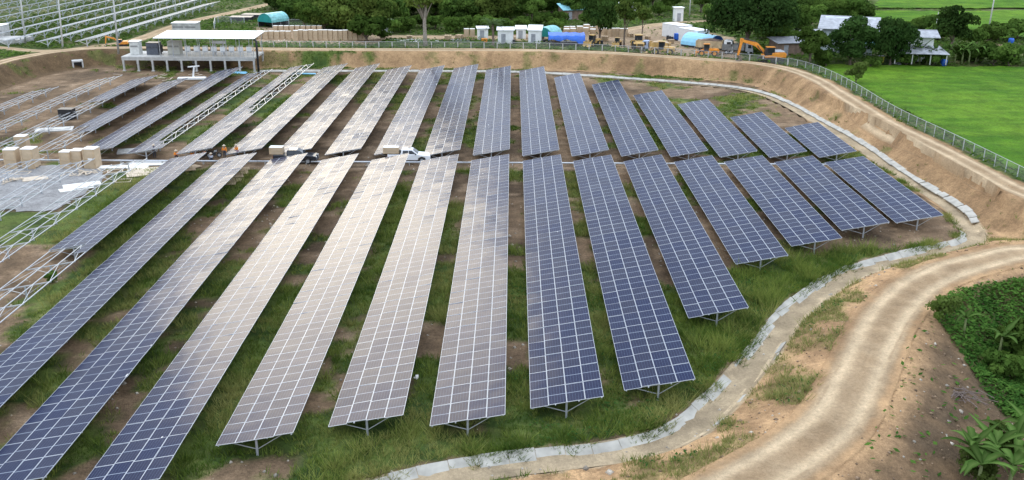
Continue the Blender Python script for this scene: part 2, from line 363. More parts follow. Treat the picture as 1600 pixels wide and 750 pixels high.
def grass_amt(x, y, s1, s2, sc):
    big = fbm(x, y, 9, 21); med = fbm(x, y, 2.6, 22)
    g = .55*big + .45*med
    thr = np.full(np.shape(x), .497)
    thr = thr - .10 * (1 - sstep(54, 84, y))                    # lush near the camera
    thr = np.where((x > -34) & (x < 48) & (y > 80), thr + .055, thr)
    thr = thr + .12 * ((y > 110) & (y < 117.5))
    thr = np.where((x < -30) & (y > 82) & (y < 110), thr - .08, thr)
    thr = np.where((x < -38) & (x > -48) & (y > 62) & (y < 84), thr + .10, thr)
    thr = np.where((x > 12) & (y > 150) & (s1 > 5), thr + .05, thr)
    thr = np.where((x < -52) & (y > 118), thr + .14, thr)
    thr = np.where(poly_mask(x, y, LUSH), thr - .2, thr)
    a = sstep(-.04, .05, g - thr)
    a = np.where((s1 < 5.6) & (s1 > 0), .02 + .5 * sstep(.60, .68, med), a)
    a = np.where(poly_mask(x, y, GREENP), np.maximum(a, sstep(.34, .5, med)), a)
    a = np.where((s2 > 0) & (s2 < 9) & (sc < -1.4) & (y < 86), 1.0 * sstep(.455, .58, .6*med + .4*fbm(x, y, 7, 31)), a)
    a = np.where((sc < 1.0) & (sc > -1.7), 0, a)
    a = np.where((np.abs(s1) < 1.9) | (np.abs(s2) < 2.2), 0, a)
    a = np.where(poly_mask(x, y, GRAVP), a * .05, a)
    out = s1 < -2.2
    yard = poly_mask(x, y, YARD) | poly_mask(x, y, STOR)
    a = np.where(out, np.where(yard, .10*sstep(.5, .6, med), .72 + .28*sstep(.35, .5, med)), a)
    brown = -s2 - 2.2 < np.interp(y, [40, 46, 50, 56, 62, 66, 70, 74, 78, 84], [13, 12.5, 10.5, 6.5, 3.2, .6, .3, 1.5, 6.5, 9])
    dk = (s2 < -2.2) & (s1 > 0)
    a = np.where(dk, np.where(brown, .03 * med, .97), a)
    return a
def ground_rgb(x, y, z, s1, s2, sc, a1, g):
    big = fbm(x, y, 7, 41)[..., None]; med = fbm(x, y, 1.7, 42)[..., None]; fine = fbm(x, y, .7, 43)[..., None]
    soil = SOILD + (SOIL - SOILD) * sstep(.3, .62, .6*big + .4*med); soil = soil + (SOILP - soil) * (.7 * sstep(.58, .75, med))
    pale = np.where((y > 109.5) & (y < 113.5), .55, 0)[..., None] * sstep(.35, .6, fine); soil = soil + (SOILP - soil) * pale
    e = ((s1 < 6.5) & (s1 > -4) & (y > 80))[..., None]
    nz = fbm(a1*1.0, s1*.3, 3, 44)[..., None]
    slope = TAND + (TAN - TAND) * sstep(.30, .62, nz*.6 + .4*big)
    slope = np.where((x < -54)[..., None], slope * .26 + SOILD*.3, slope)
    soil = np.where(e, slope, soil)
    bank = ((np.abs(s2) < 9) & (sc < -1.2) & (y < 92))[..., None]
    soil = np.where(bank, TAND*1.2 + (TAN*1.05 - TAND) * sstep(.3, .62, .5*med + .5*fbm(x*.8 - y*.4, (x + y)*.2, 1.2, 46)[..., None]), soil)
    out2 = ((s2 < -2.2) & (s1 > 0))[..., None]
    kout = (sstep(2.2, 4.6, -s2) * (s1 > 0))[..., None]; soil = soil + (SOILD*1.25 + (TAND*.95 - SOILD) * sstep(.35, .65, .5*big + .5*med) * .5 - soil) * kout
    bed = ((sc < .2) & (sc > -1.7))[..., None]; soil = np.where(bed, SAND * (.85 + .3*fine), soil)
    outy = (s1 < -3)[..., None]; soil = np.where(outy, SOILP * (.85 + .5*med), soil)
    gr = GRD + (GRM - GRD) * sstep(.3, .6, med); gr = gr + (GRY - gr) * (.6 * sstep(.55, .75, .5*big + .5*fine))
    gr = np.where(outy | out2, GRD + (GRM - GRD) * .8 * sstep(.3, .7, med), gr)
    return soil + (gr - soil) * (g[..., None] * np.where(bank, .4, 1))

# ground sheet (grid, finer near, reaching far out)
yv = list(np.geomspace(85, 400, 330) - 60 + 0) ; yv = [-2500, -900, -300, -80, 0] + [v for v in yv if v > 4] + [380, 440, 540, 700, 1000, 1600, 3200]
uv = np.r_[-9, -5, -2.5, -1.4, np.linspace(-.66, .66, 300), 1.4, 2.5, 5, 9]
YV = np.array(yv); GX = np.outer(np.maximum(np.abs(YV + 60), 120 + 0*YV) * 1.0, uv) if False else np.outer(np.maximum(YV, -20) + 75, uv); GY = np.repeat(YV[:, None], len(uv), 1)
gz, s1, s2, sc, a1, a2, ac = hts(GX, GY)
gg = grass_amt(GX, GY, s1, s2, sc)
grgb = ground_rgb(GX, GY, gz, s1, s2, sc, a1, gg)
# make room under the finer strips laid along the bank, the dike and the drain
low = ((s1 > -3.2) & (s1 < 5.9) & (GY > 78)) | ((s2 < 6.2) & (s2 > -8.2) & (GY < 84) & (GX > -27)) | ((sc > -1.3) & (sc < .5))
gz2 = gz - .45 * low - .9 * ((s1 > 1.2) & (s1 < 5.0) & (GY > 82) & (GX < 60)) - .4 * ((s2 < -3) & (s2 > -7) & (GX > 0))
nr, nc = GX.shape
idx = np.arange(nr*nc).reshape(nr, nc)
Fq = np.stack([idx[:-1, :-1], idx[:-1, 1:], idx[1:, 1:], idx[1:, :-1]], -1).reshape(-1, 4)
ground = put('ground', mesh_np('ground', np.stack([GX, GY, gz2], -1).reshape(-1, 3), Fq, M_GROUND, grgb.reshape(-1, 3), True)); tag(ground, kind='structure')

# wooded hills on the horizon beyond the frame (their dark line shows in the far panels)
hx = np.linspace(-1500, 1500, 160); rows = []
for j, fz in enumerate((0, .45, .8, 1.0, .7, 0)):
    yy = 900 + 90*j - .00018*hx**2; zz_ = fz*(34 + 46*fbm(hx, hx*0 + 2, 420, 95, 5)) + 2.3*(fz == 0)*0; rows.append(np.stack([hx, yy, zz_], 1))
HV = np.concatenate(rows); ni = len(hx); hid = np.arange(len(HV)).reshape(-1, ni)
tag(put('hills', mesh_np('hills', HV, np.stack([hid[:-1, :-1], hid[:-1, 1:], hid[1:, 1:], hid[1:, :-1]], -1).reshape(-1, 4), M_GROUND, np.repeat([[.045, .075, .028]], len(HV), 0), True)), kind='structure')

def strip(name, L, offs, dz, mat, y_ok=None, rgbf=None, jit=0, dzf=None):
    """a sheet swept along a line; offs are distances to its left"""
    T = np.gradient(L, axis=0); T /= np.hypot(T[:, 0], T[:, 1])[:, None]; Nn = np.stack([-T[:, 1], T[:, 0]], 1)
    if y_ok is not None:
        k = np.array([y_ok(p) for p in L]); i = np.where(k)[0]; L = L[i[0]:i[-1]+1]; Nn = Nn[i[0]:i[-1]+1]
    O = np.repeat(np.array(offs, float)[None], len(L), 0)
    if jit:
        s = np.arange(len(L))
        O[:, 0] += jit * (fbm(s, s*0, 3, 71) - .5) * 2; O[:, -1] += jit * (fbm(s, s*0 + 9, 3, 72) - .5) * 2
    X = L[:, 0][:, None] + Nn[:, 0][:, None] * O; Y = L[:, 1][:, None] + Nn[:, 1][:, None] * O
    z, s1, s2, sc, a1, a2, ac = hts(X, Y)
    if rgbf is not None: c = rgbf(X, Y, O)
    else: c = ground_rgb(X, Y, z, s1, s2, sc, a1, grass_amt(X, Y, s1, s2, sc))
    dz = np.full(X.shape, dz) + (dzf(X, Y, O) if dzf else 0)
    if jit: dz[:, 0] = -.10; dz[:, -1] = -.10
    n, m = X.shape; idx = np.arange(n*m).reshape(n, m)
    F = np.stack([idx[:-1, :-1], idx[1:, :-1], idx[1:, 1:], idx[:-1, 1:]], -1).reshape(-1, 4)
    if offs[0] < offs[-1]: F = F[:, ::-1]
    return put(name, mesh_np(name, np.stack([X, Y, z + dz], -1).reshape(-1, 3), F, mat, c.reshape(-1, 3), True))
bs = smooth_line(BERM, .6)
emb = strip('embankment', bs, -np.r_[-3.6, -2.6, -1.9, np.linspace(-1.5, 1.5, 4), np.linspace(1.75, 6.6, 18)], .01, M_SLOPE, y_ok=lambda p: p[1] > 84 and p[0] < 70); tag(emb, kind='structure')
ds = smooth_line(DIKE, .3)
dk = strip('dike', ds, np.r_[np.linspace(-9, -3.4, 14), np.linspace(-3.2, -1.8, 8), -1.0, 0, 1.0, np.linspace(1.8, 3.2, 8), np.linspace(3.4, 6.9, 12)], .012, M_SLOPE, y_ok=lambda p: p[1] < 86 and p[0] > -30); tag(dk, kind='structure')
def road_rgb(hw, ruts):
    def f(X, Y, O):
        u = np.abs(O) / hw; n = fbm(X, Y, 2.5, 61); n2 = fbm(X, Y, .6, 62); n3 = fbm(X, Y, 7, 63)
        sway = (n3 - .5) * .5
        k = np.exp(-((np.abs(O + sway) - ruts) / (.2*hw))**2); line = np.exp(-((np.abs(O + sway) - ruts*1.28) / .09)**2) * sstep(.45, .6, n)
        t = np.clip(.13 + .85*k + (n - .5)*.55 + (n2-.5)*.45 - .5 * sstep(.75, 1, u) - .45*line, 0, 1)[..., None]
        c = C3(.31, .212, .120) + (ROADC - C3(.31, .212, .120)) * t
        z, s1, s2, sc, a1, a2, ac = hts(X, Y); g = ground_rgb(X, Y, z, s1, s2, sc, a1, 0*X)
        return c + (g - c) * (sstep(.66, .98, u + (n2 - .5)*.35)[..., None])
    return f
def ruts_dz(hw, ruts):
    def f(X, Y, O):
        sway = (fbm(X, Y, 7, 63) - .5)*.5; q = np.abs(O + sway)
        return -.055*np.exp(-((q - ruts)/.26)**2) + .03*np.exp(-((q - ruts - .42)/.12)**2) + (fbm(X, Y, .7, 64) - .5)*.06
    return f
rd = strip('embankment_road', bs, np.linspace(-1.75, 1.75, 21), .035, M_ROAD, y_ok=lambda p: p[1] > 84 and p[0] < 70, rgbf=road_rgb(1.75, .85), jit=.3); tag(rd, kind='structure')
rd2 = strip('dike_road', ds, np.linspace(-2.45, 2.45, 49), .10, M_ROAD, y_ok=lambda p: p[1] < 86 and p[0] > -30, rgbf=road_rgb(2.3, 1.1), jit=.3, dzf=ruts_dz(2.3, 1.1)); tag(rd2, kind='structure')
# side roads beyond the embankment
def side_road(name, px, w, z=2.4):
    L = smooth_line([at(a, b, z)[:2] for a, b in px], 1.0)
    o = strip(name, L, np.linspace(-w, w, 7), .05, M_ROAD, rgbf=road_rgb(w, w*.5), jit=.35); return tag(o, kind='structure')
side_road('field_road', ((60,84),(130,75),(200,66),(232,56),(262,44),(300,32),(360,20),(430,4),(460,-6)), 2.3)
side_road('yard_track', ((610,57),(700,57.5),(760,59),(830,62)), 1.3)
side_road('village_road', ((960,50),(1000,42),(1040,36),(1100,33),(1160,28)), 2.2)
side_road('lane', ((1530,66),(1565,72),(1605,80),(1650,88)), 1.2, 1.6)
side_road('left_track', ((-40,70),(0,74),(60,80),(110,78)), 1.6)
# rice
def field(name, poly, z0):
    P = np.array(poly); x0, y0 = P.min(0); x1, y1 = P.max(0); st = .9 if y1 < 200 else 1.8
    xs = np.arange(x0, x1, st); ys = np.arange(y0, y1, st); X, Y = np.meshgrid(xs, ys)
    Xj = X + (fbm(X, Y, 3, 81) - .5); Yj = Y + (fbm(X, Y, 3, 82) - .5)
    n = fbm(X, Y, 14, 83)[..., None]; n2 = fbm(X, Y, 3, 84)[..., None]; n3 = fbm(X*.3 + Y*.06, Y*2.0, 3, 85)[..., None]
    C = C3(.055, .145, .006) + (C3(.120, .225, .014) - C3(.055, .145, .006)) * sstep(.32, .68, .4*n + .2*n2 + .4*n3)
    Z = np.maximum(hts(Xj, Yj)[0], 0) * 0 + z0 + (fbm(X, Y, 1.2, 86) - .5) * .35
    k = poly_mask(X, Y, poly); n_, m_ = X.shape; idx = np.arange(n_*m_).reshape(n_, m_)
    kk = k[:-1, :-1] & k[1:, :-1] & k[:-1, 1:] & k[1:, 1:]
    F = np.stack([idx[:-1, :-1], idx[:-1, 1:], idx[1:, 1:], idx[1:, :-1]], -1)[kk]
    return tag(put(name, mesh_np(name, np.stack([Xj, Yj, Z], -1).reshape(-1, 3), F, M_PADDY, C.reshape(-1, 3), True)), kind='structure')
field('paddy_field', PADDY_A, 1.75); field('paddy_field', PADDY_B, 2.1); field('paddy_field', PADDY_C, 2.1); field('paddy_field', PADDY_D, 2.3)
# gravel patch where the racks are being built
def gravel():
    P = np.array(GRAVP); x0, y0 = P.min(0); x1, y1 = P.max(0)
    X, Y = np.meshgrid(np.arange(x0, x1, .5), np.arange(y0, y1, .5)); Xj = X + (fbm(X, Y, 2, 91)-.5)*2; Yj = Y + (fbm(X, Y, 2, 92)-.5)*2
    k = poly_mask(X, Y, GRAVP); idx = np.arange(X.size).reshape(X.shape); kk = k[:-1, :-1] & k[1:, :-1] & k[:-1, 1:] & k[1:, 1:]
    F = np.stack([idx[:-1, :-1], idx[:-1, 1:], idx[1:, 1:], idx[1:, :-1]], -1)[kk]
    C = C3(.36, .35, .34) * (.75 + .5 * fbm(X, Y, 1.5, 93))[..., None]
    return tag(put('gravel_pad', mesh_np('gravel_pad', np.stack([Xj, Yj, hts(Xj, Yj)[0] + .05 + .03*fbm(X, Y, 1, 94)], -1).reshape(-1, 3), F, M_GRAVEL, C.reshape(-1, 3), True)), kind='structure')
gravel()

# ------------------------------------------------------------------ the concrete drain: each cast slab its own piece
def drain():
    T = np.gradient(CANAL, axis=0); T /= np.hypot(T[:, 0], T[:, 1])[:, None]; Nn = np.stack([-T[:, 1], T[:, 0]], 1)
    arc = np.r_[0, np.cumsum(np.hypot(*np.diff(CANAL, axis=0).T))]
    end = np.argmin(np.hypot(CANAL[:, 0] - 44.0, CANAL[:, 1] - 86.6)); aE = arc[end]
    cb = strip('canal_bed', smooth_line(CANAL, .5), np.r_[np.linspace(.78, .1, 5), np.linspace(-.2, -1.65, 9)], .02, M_ROAD,
               rgbf=lambda X, Y, O: SAND * (.62 + .5 * fbm(X, Y, 1.1, 51))[..., None] * np.where(fbm(X, Y, 3, 52) > .56, .82, 1)[..., None]); tag(cb, kind='structure')
    def P(a, off):
        x = np.interp(a, arc, CANAL[:, 0]); y = np.interp(a, arc, CANAL[:, 1]); nx = np.interp(a, arc, Nn[:, 0]); ny = np.interp(a, arc, Nn[:, 1])
        return x + nx*off, y + ny*off
    rnd = random.Random(3); n = 0
    def slab(a0, a1, o0, z0, o1, z1, th=.09):
        m = MB(); vs = []
        for a in (a0, (a0+a1)/2, a1):
            for o, z in ((o0, z0), (o1, z1)):
                x, y = P(a, o); vs += [(x, y, z), (x, y, z - th)]
        # index: a*4 + o*2 + (0 top,1 bottom)
        fs = []
        for i in (0, 4): fs += [(i, i+4, i+6, i+2), (i+1, i+3, i+7, i+5), (i, i+1, i+5, i+4), (i+2, i+6, i+7, i+3)]
        fs += [(0, 2, 3, 1), (8, 9, 11, 10)]
        m.add(vs, fs); m.build('concrete_slab', M_CONCD, cb)
    a = 5.0
    while a < aE + 3.0:                         # lining on the field side, joints between the slabs
        L = rnd.uniform(1.5, 1.9)
        x, y = P(a + L/2, .5); broken = fbm(np.array([a]), np.array([0.]), 6, 77)[0]
        j = rnd.uniform(-.04, .04); w = .62 + .4 * (broken - .3) + rnd.uniform(-.06, .06)
        if not (57 < y < 63.5 and rnd.random() < .55):
            slab(a, a + L - .035, .02 + j, -.43, .02 + j + w, -.43 + .62*w + rnd.uniform(-.03, .03))
        a += L
    a = 8.0
    while a < aE - 14:                          # what still shows of the opposite side
        L = rnd.uniform(.8, 2.2)
        if fbm(np.array([a]), np.array([3.]), 5, 78)[0] > .5: slab(a, a + L, -1.22 + rnd.uniform(-.1, .1), -.42, -1.58 + rnd.uniform(-.12, .12), -.16 + rnd.uniform(-.06, .06), .08)
        a += L + rnd.uniform(.05, .5)
    a = aE + 6.0
    while a < arc[-1]:                          # toe lining under the embankment
        L = rnd.uniform(1.2, 2.0); w = rnd.uniform(.55, .9) if a < aE + 45 else rnd.uniform(.5, .62)
        slab(a, a + L - (.03 if a > aE + 20 else rnd.uniform(.03, .35)), -1.05 + rnd.uniform(-.08, .08), -.10, -1.05 - w, .12 + rnd.uniform(-.05, .05)); a += L
drain()

# ------------------------------------------------------------------ solar tables and bare racks
X0, PITCH, TILT, TW, ZL, ML = 1.196, 6.0466, .1859, 4.59, .9, 2.2774
CT, ST = math.cos(TILT), math.sin(TILT)
PWID, PLEN = 1.133, 2.256
def panel_mesh():
    m = MB(); w, h, t, f = PWID/2, PLEN/2, .035, .020
    # frame of four profiles and the pane set just under its lip
    for x0, x1, y0, y1 in ((-w, w, -h, -h+f), (-w, w, h-f, h), (-w, -w+f, -h+f, h-f), (w-f, w, -h+f, h-f)): m.box(x0, x1, y0, y1, -t, 0, 0)
    m.add([(-w+f, -h+f, -.006), (w-f, -h+f, -.006), (w-f, h-f, -.006), (-w+f, h-f, -.006)], [(0, 1, 2, 3)], 1)
    m.add([(-w+f, -h+f, -.03), (w-f, -h+f, -.03), (w-f, h-f, -.03), (-w+f, h-f, -.03)], [(3, 2, 1, 0)], 2)
    me = m.mesh('panel', [M_FRAME, M_PV, M_WHITE], fixn=False)
    uvl = me.uv_layers.new(name='UVMap')
    for p in me.polygons:
        for li, vi in zip(p.loop_indices, p.vertices):
            c = me.vertices[vi].co; uvl.data[li].uv = ((c.x + w - f) / (2*w - 2*f), (c.y + h - f) / (2*h - 2*f))
    return me
ME_PANEL = panel_mesh()
zmid = ZL + TW/2*ST
def M1(fn): m = MB(); fn(m); return m
ME_POST = M1(lambda m: (m.box(-.06, .06, -.008, .008, -.6, zmid-.16), m.box(-.06, -.045, -.05, .05, -.6, zmid-.16), m.box(.045, .06, -.05, .05, -.6, zmid-.16))).mesh('post', M_GALV)
ME_RAFT = M1(lambda m: m.box(-TW/2+.12, TW/2-.12, -.03, .03, -.19, -.105)).mesh('rafter', M_GALV)
def brace_mesh(sg):
    a = Vector((.05*sg, .045, .45)); b = Vector((sg*1.55, .045, zmid + sg*1.55*math.tan(TILT) - .17))
    return M1(lambda m: m.bar(a, b, .04, .04)).mesh('brace', M_GALV)
ME_BR = [brace_mesh(-1), brace_mesh(1)]
PURL = (-.47, -.16, .16, .47)
BEAM = {}
def beam_mesh(L):
    k = round(L, 2)
    if k not in BEAM: BEAM[k] = M1(lambda m: (m.box(-.03, .03, 0, L, -.105, -.037), m.box(.03, .06, 0, L, -.052, -.037))).mesh('purlin', M_GALV)
    return BEAM[k]
ME_XB = M1(lambda m: (m.bar((-TW*.46, 0, -.06), (-TW*.16, ML*2, -.06), .045, .02), m.bar((TW*.46, 0, -.06), (TW*.16, ML*2, -.06), .045, .02))).mesh('cross_tie', M_GALV)
def solar_table(k, near, n, has, label, group, name='solar_table', far_extra=0.0, ztop=0.0, seed=0, ties=True):
    """k: row; near: y of its near end; n panels long; has(col,row)->bool (row 0 nearest)"""
    rnd = random.Random(100 + seed + k*7)
    xc = X0 + k*PITCH + TW*CT/2; L = n*ML + far_extra
    xs = np.full(3, xc); ys = np.array([near + 1, near + L/2, near + L - 1])
    t = thing(name, label, 'solar table' if name == 'solar_table' else 'mounting rack', (xc, near, ztop), rnd.uniform(-.0012, .0012), group)
    rot = (0, -TILT, 0)
    for s in PURL: put('purlin', beam_mesh(L), t, (s*TW*CT, 0, zmid + s*TW*ST), rot)
    nb = max(2, int(round(L / (2*ML)))); 
    for i in range(nb + 1):
        y = .35 + (L - .7) * i / nb
        put('post', ME_POST, t, (0, y, 0)); put('rafter', ME_RAFT, t, (0, y, zmid), rot)
        put('brace', ME_BR[0], t, (0, y, 0)); put('brace', ME_BR[1], t, (0, y, 0))
    co = [rnd.uniform(-.11, .11) for _ in range(4)]; sagA = rnd.uniform(.008, .022); sagP = rnd.uniform(0, 6)
    cnt = 0; full = True
    for c in range(4):
        s = (c - 1.5) * (TW / 4)
        for r in range(n):
            if not has(c, r): full = False; continue
            jx, jy = rnd.gauss(0, .0075), rnd.gauss(0, .0080)
            put('panel', ME_PANEL, t, (s*CT - .0*ST, (r + .5)*ML + co[c] + rnd.uniform(-.008, .008), zmid + s*ST + rnd.uniform(-.004, .004) + sagA*math.sin(r*.42 + sagP)), (jx, -TILT + jy, rnd.uniform(-.0015, .0015))); cnt += 1
    if not full and ties:
        for i in range(nb): put('cross_tie', ME_XB, t, (0, .35 + (L - .7)*i/nb, zmid), rot)
    return t
FAR = 111.62
GF, GB = 'solar tables of the near block', 'solar tables of the far block'
ALL = lambda c, r: True
ORD = ['rightmost', 'second from right', 'third from right', 'fourth from right', 'fifth from right', 'sixth from right', 'seventh from right', 'eighth from right', 'ninth from right', 'tenth from right', 'eleventh from right', 'twelfth from right', 'thirteenth from right', 'fourteenth from right', 'fifteenth from right', 'sixteenth from right', 'seventeenth from right', 'eighteenth from right', 'nineteenth from right', 'twentieth from right']
front_n = {6: 10, 5: 11, 4: 13, 3: 15, 2: 20, 1: 25, 0: 26, -1: 27, -2: 27, -3: 28, -4: 30, -5: 30, -6: 29}
tone = {6: 'short dark blue', 5: 'short dark blue', 4: 'dark blue', 3: 'dark blue', 2: 'dark blue', 1: 'long dark blue', 0: 'long blue', -1: 'long grey blue', -2: 'long pale shining', -3: 'long pale shining', -4: 'long pale shining', -5: 'long grey', -6: 'long grey'}
for k, n in front_n.items():
    solar_table(k, FAR - n*ML, n, ALL, f'{tone[k]} solar table of the near block, {ORD[6-k]}', GF, ztop=random.uniform(-.05, .05))
solar_table(-7, FAR - 24*ML, 24, lambda c, r: r >= (10 if c < 3 else 9) , 'half panelled solar table of the near block, panels above and bare rack below', GF)
GRk = 'bare racks left of the near block'
for k, far, lab in ((-8, 108.9, 'bare steel rack next to the half panelled table of the near block'), (-9, 108.8, 'bare steel rack over grey gravel in front of the three crates'), (-10, 109.2, 'leftmost bare steel rack over grey gravel beside two crates')):
    n = 17 if k == -8 else 14
    solar_table(k, far - n*ML, n, lambda c, r: False, lab, GRk, name='bare_rack')
BN = 113.9
def bk(k, n, has=ALL, desc='grey blue', name='solar_table'):
    return solar_table(k, BN, n, has, f'{desc} solar table of the far block, {ORD[6-k]}' if name == 'solar_table' else desc, GB, name=name, seed=50, ztop=random.uniform(-.04, .04))
for k, n, d in ((6, 7, 'shortest dark blue'), (5, 10, 'short dark blue'), (4, 14, 'short blue'), (3, 17, 'blue'), (2, 21, 'pale blue'), (1, 24, 'pale blue'), (0, 27, 'pale blue'), (-1, 27, 'long silvery blue'), (-2, 28, 'long silvery blue'), (-3, 27, 'long silvery blue'), (-4, 27, 'long silvery blue'), (-5, 28, 'long silvery'), (-6, 28, 'long silvery')): bk(k, n, ALL, d)
bk(-7, 28, lambda c, r: c < 2 or r < 9 or (c == 2 and r < 11), 'partly panelled long silvery')
bk(-8, 25, lambda c, r: (c < 2 and r < 24) or r < 1 or (c == 2 and r < 2), 'half bare, two panel columns wide,')
bk(-9, 26, ALL, 'dark streaked')
bk(-10, 21, lambda c, r: r > 5 or (r > 3 and c > 1), 'dark streaked, bare at its near end,')
bk(-11, 22, lambda c, r: r > 12 and (c > 0 or r > 14), 'half panelled dark')
GBR = 'bare racks left of the far block'
for k, n, far, lab in ((-12, 20, 164.3, 'bare steel rack left of the half panelled table of the far block'), (-13, 14, 153.4, 'leftmost bare steel rack at the foot of the dark bank')):
    solar_table(k, far - n*ML, n, lambda c, r: False, lab, GBR, name='bare_rack', seed=9)

# far field of racks beyond the embankment
def far_rack(i, x, y0, y1, rz):
    t = thing('bare_rack', f'pale steel rack in the far field beyond the road, {["nearest", "second", "third", "fourth", "fifth", "sixth", "seventh", "eighth", "ninth", "tenth", "eleventh"][i]} row', 'mounting rack', (x, y0, 2.35), rz, 'racks of the far field')
    L = y1 - y0
    for s in (-.47, -.2, .08, .3, .47): put('purlin', FB(L), t, (s*TW*CT, 0, zmid + .25 + s*TW*ST), (0, -TILT, 0))
    nb = int(L / 4.6)
    for j in range(nb + 1): put('support_frame', ME_SF, t, (0, .4 + (L-.8)*j/nb, 0))
FBM = {}
def FB(L):
    k = round(L, 1)
    if k not in FBM: FBM[k] = M1(lambda m: m.box(-.13, .13, 0, L, -.08, 0)).mesh('purlin', M_GALV)
    return FBM[k]
def sf(m):
    m.box(-.09, .09, -.09, .09, -.4, zmid + .1); z = zmid + .12
    m.bar((-2.1, 0, z - 2.1*math.tan(TILT)), (2.1, 0, z + 2.1*math.tan(TILT)), .08, .1)
    for sg in (-1, 1): m.bar((0, 0, .5), (sg*1.6, 0, z + sg*1.6*math.tan(TILT)), .06, .06)
    m.bar((0, 0, .5), (0, 2.0, zmid + .15), .05, .05)
ME_SF = M1(sf).mesh('support_frame', M_GALV)
for i in range(10): far_rack(i, -84.2 - 7.3*i, (191, 190, 189, 191, 199, 206, 212, 220, 228, 236)[i], (262, 278, 300, 320, 330, 330, 330, 330, 330, 330)[i], R(-3.2))

# ------------------------------------------------------------------ grass and weeds
def blades(name, X, Y, H, C, nb, wid, lean, spread, mat=M_GRASS, lift=0.0):
    n = len(X); Z = hts(X, Y)[0] + lift
    rep = lambda a: np.repeat(a, nb)
    th = RNG.uniform(0, 2*np.pi, n*nb); rr = np.sqrt(RNG.uniform(0, 1, n*nb)) * rep(spread)
    bx = rep(X) + rr*np.cos(th); by = rep(Y) + rr*np.sin(th); bz = rep(Z)
    h = rep(H) * RNG.uniform(.6, 1.15, n*nb); w = rep(wid) * RNG.uniform(.7, 1.3, n*nb)
    ld = th + RNG.normal(0, .7, n*nb); lx = np.cos(ld)*h*lean*RNG.uniform(.3, 1.5, n*nb); ly = np.sin(ld)*h*lean*RNG.uniform(.3, 1.5, n*nb)
    pa = RNG.uniform(0, np.pi, n*nb); px, py = np.cos(pa)*w/2, np.sin(pa)*w/2
    V = np.empty((n*nb, 3, 3)); V[:, 0] = np.stack([bx-px, by-py, bz-.03], 1); V[:, 1] = np.stack([bx+px, by+py, bz-.03], 1); V[:, 2] = np.stack([bx+lx, by+ly, bz+h], 1)
    col = np.repeat(np.repeat(C, nb, 0) * RNG.uniform(.75, 1.25, (n*nb, 1)), 3, 0)
    F = np.arange(n*nb*3).reshape(-1, 3)
    return put(name, mesh_np(name, V.reshape(-1, 3), F, mat, col))
def under_table(x, y):
    f = np.mod(x - X0, PITCH); k = np.floor((x - X0) / PITCH)
    nf = np.array([front_n.get(int(q), 40 if q < -6 else 0) for q in k]); near = FAR - nf*ML
    return (f > .5) & (f < TW*CT - .3) & (((y > near + .6) & (y < FAR)) | ((y > BN) & (y < 170) & (k < 5) & (k > -10)))
def seed_grass(n, x0, x1, y0, y1, keep_under=.25):
    X = RNG.uniform(x0, x1, n); Y = RNG.uniform(y0, y1, n)
    k = np.abs(X) < .60*(Y + 12); X, Y = X[k], Y[k]
    z, s1, s2, sc, a1, a2, ac = hts(X, Y); g = grass_amt(X, Y, s1, s2, sc)
    k = (RNG.uniform(0, 1, len(X)) < g) & (s1 > -2.2) & (~under_table(X, Y) | (RNG.uniform(0, 1, len(X)) < keep_under))
    k &= ~((s2 < -2) & (s1 > 0))
    return X[k], Y[k], s1[k], s2[k], sc[k]
def grass_cols(X, Y):
    a = fbm(X, Y, 6, 23)[:, None]; b = fbm(X, Y, 1.4, 24)[:, None]; r = RNG.uniform(0, 1, (len(X), 1))
    c = C3(.066, .120, .020) + (C3(.210, .270, .052) - C3(.066, .120, .020)) * sstep(.3, .65, .55*b + .25*a + .2*r)
    return c + (C3(.33, .31, .11) - c) * (.85 * sstep(.42, .66, .6*a + .2*b + .2*r))
X, Y, s1_, s2_, sc_ = seed_grass(85000, -45, 50, 43, 114)
lush = poly_mask(X, Y, LUSH) * 1.0
clump = sstep(.5, .8, fbm(X, Y, 1.1, 38)); Hh = (.10 + .36 * fbm(X, Y, 2.6, 25)**1.6 * 1.6 + .55*clump) * (1 + .75*lush) * np.where((s2_ < 9) & (sc_ < -1.4), .8, 1)
gc = grass_cols(X, Y); gc = gc*(1 - .35*clump[:, None]) + C3(.23, .26, .070)*(.35*clump[:, None]); bank_ = ((s2_ < 9) & (sc_ < -1.4))[:, None]; gc = np.where(bank_, gc*.3 + C3(.27, .265, .095)*.7, gc)
g1 = blades('field_grass', X, Y, Hh, gc, 7, np.full(len(X), .055), .75, .10 + .25*Hh); tag(g1, 'green and yellowish grass growing between the rows of the near block', 'grass', kind='stuff')
X, Y, *_ = seed_grass(60000, -95, 52, 114, 186, .1)
g2 = blades('far_grass', X, Y, .12 + .3*fbm(X, Y, 2.5, 26), grass_cols(X, Y)*1.0, 5, np.full(len(X), .13), .8, np.full(len(X), .25)); tag(g2, 'patchy grass between the rows of the far block', 'grass', kind='stuff')
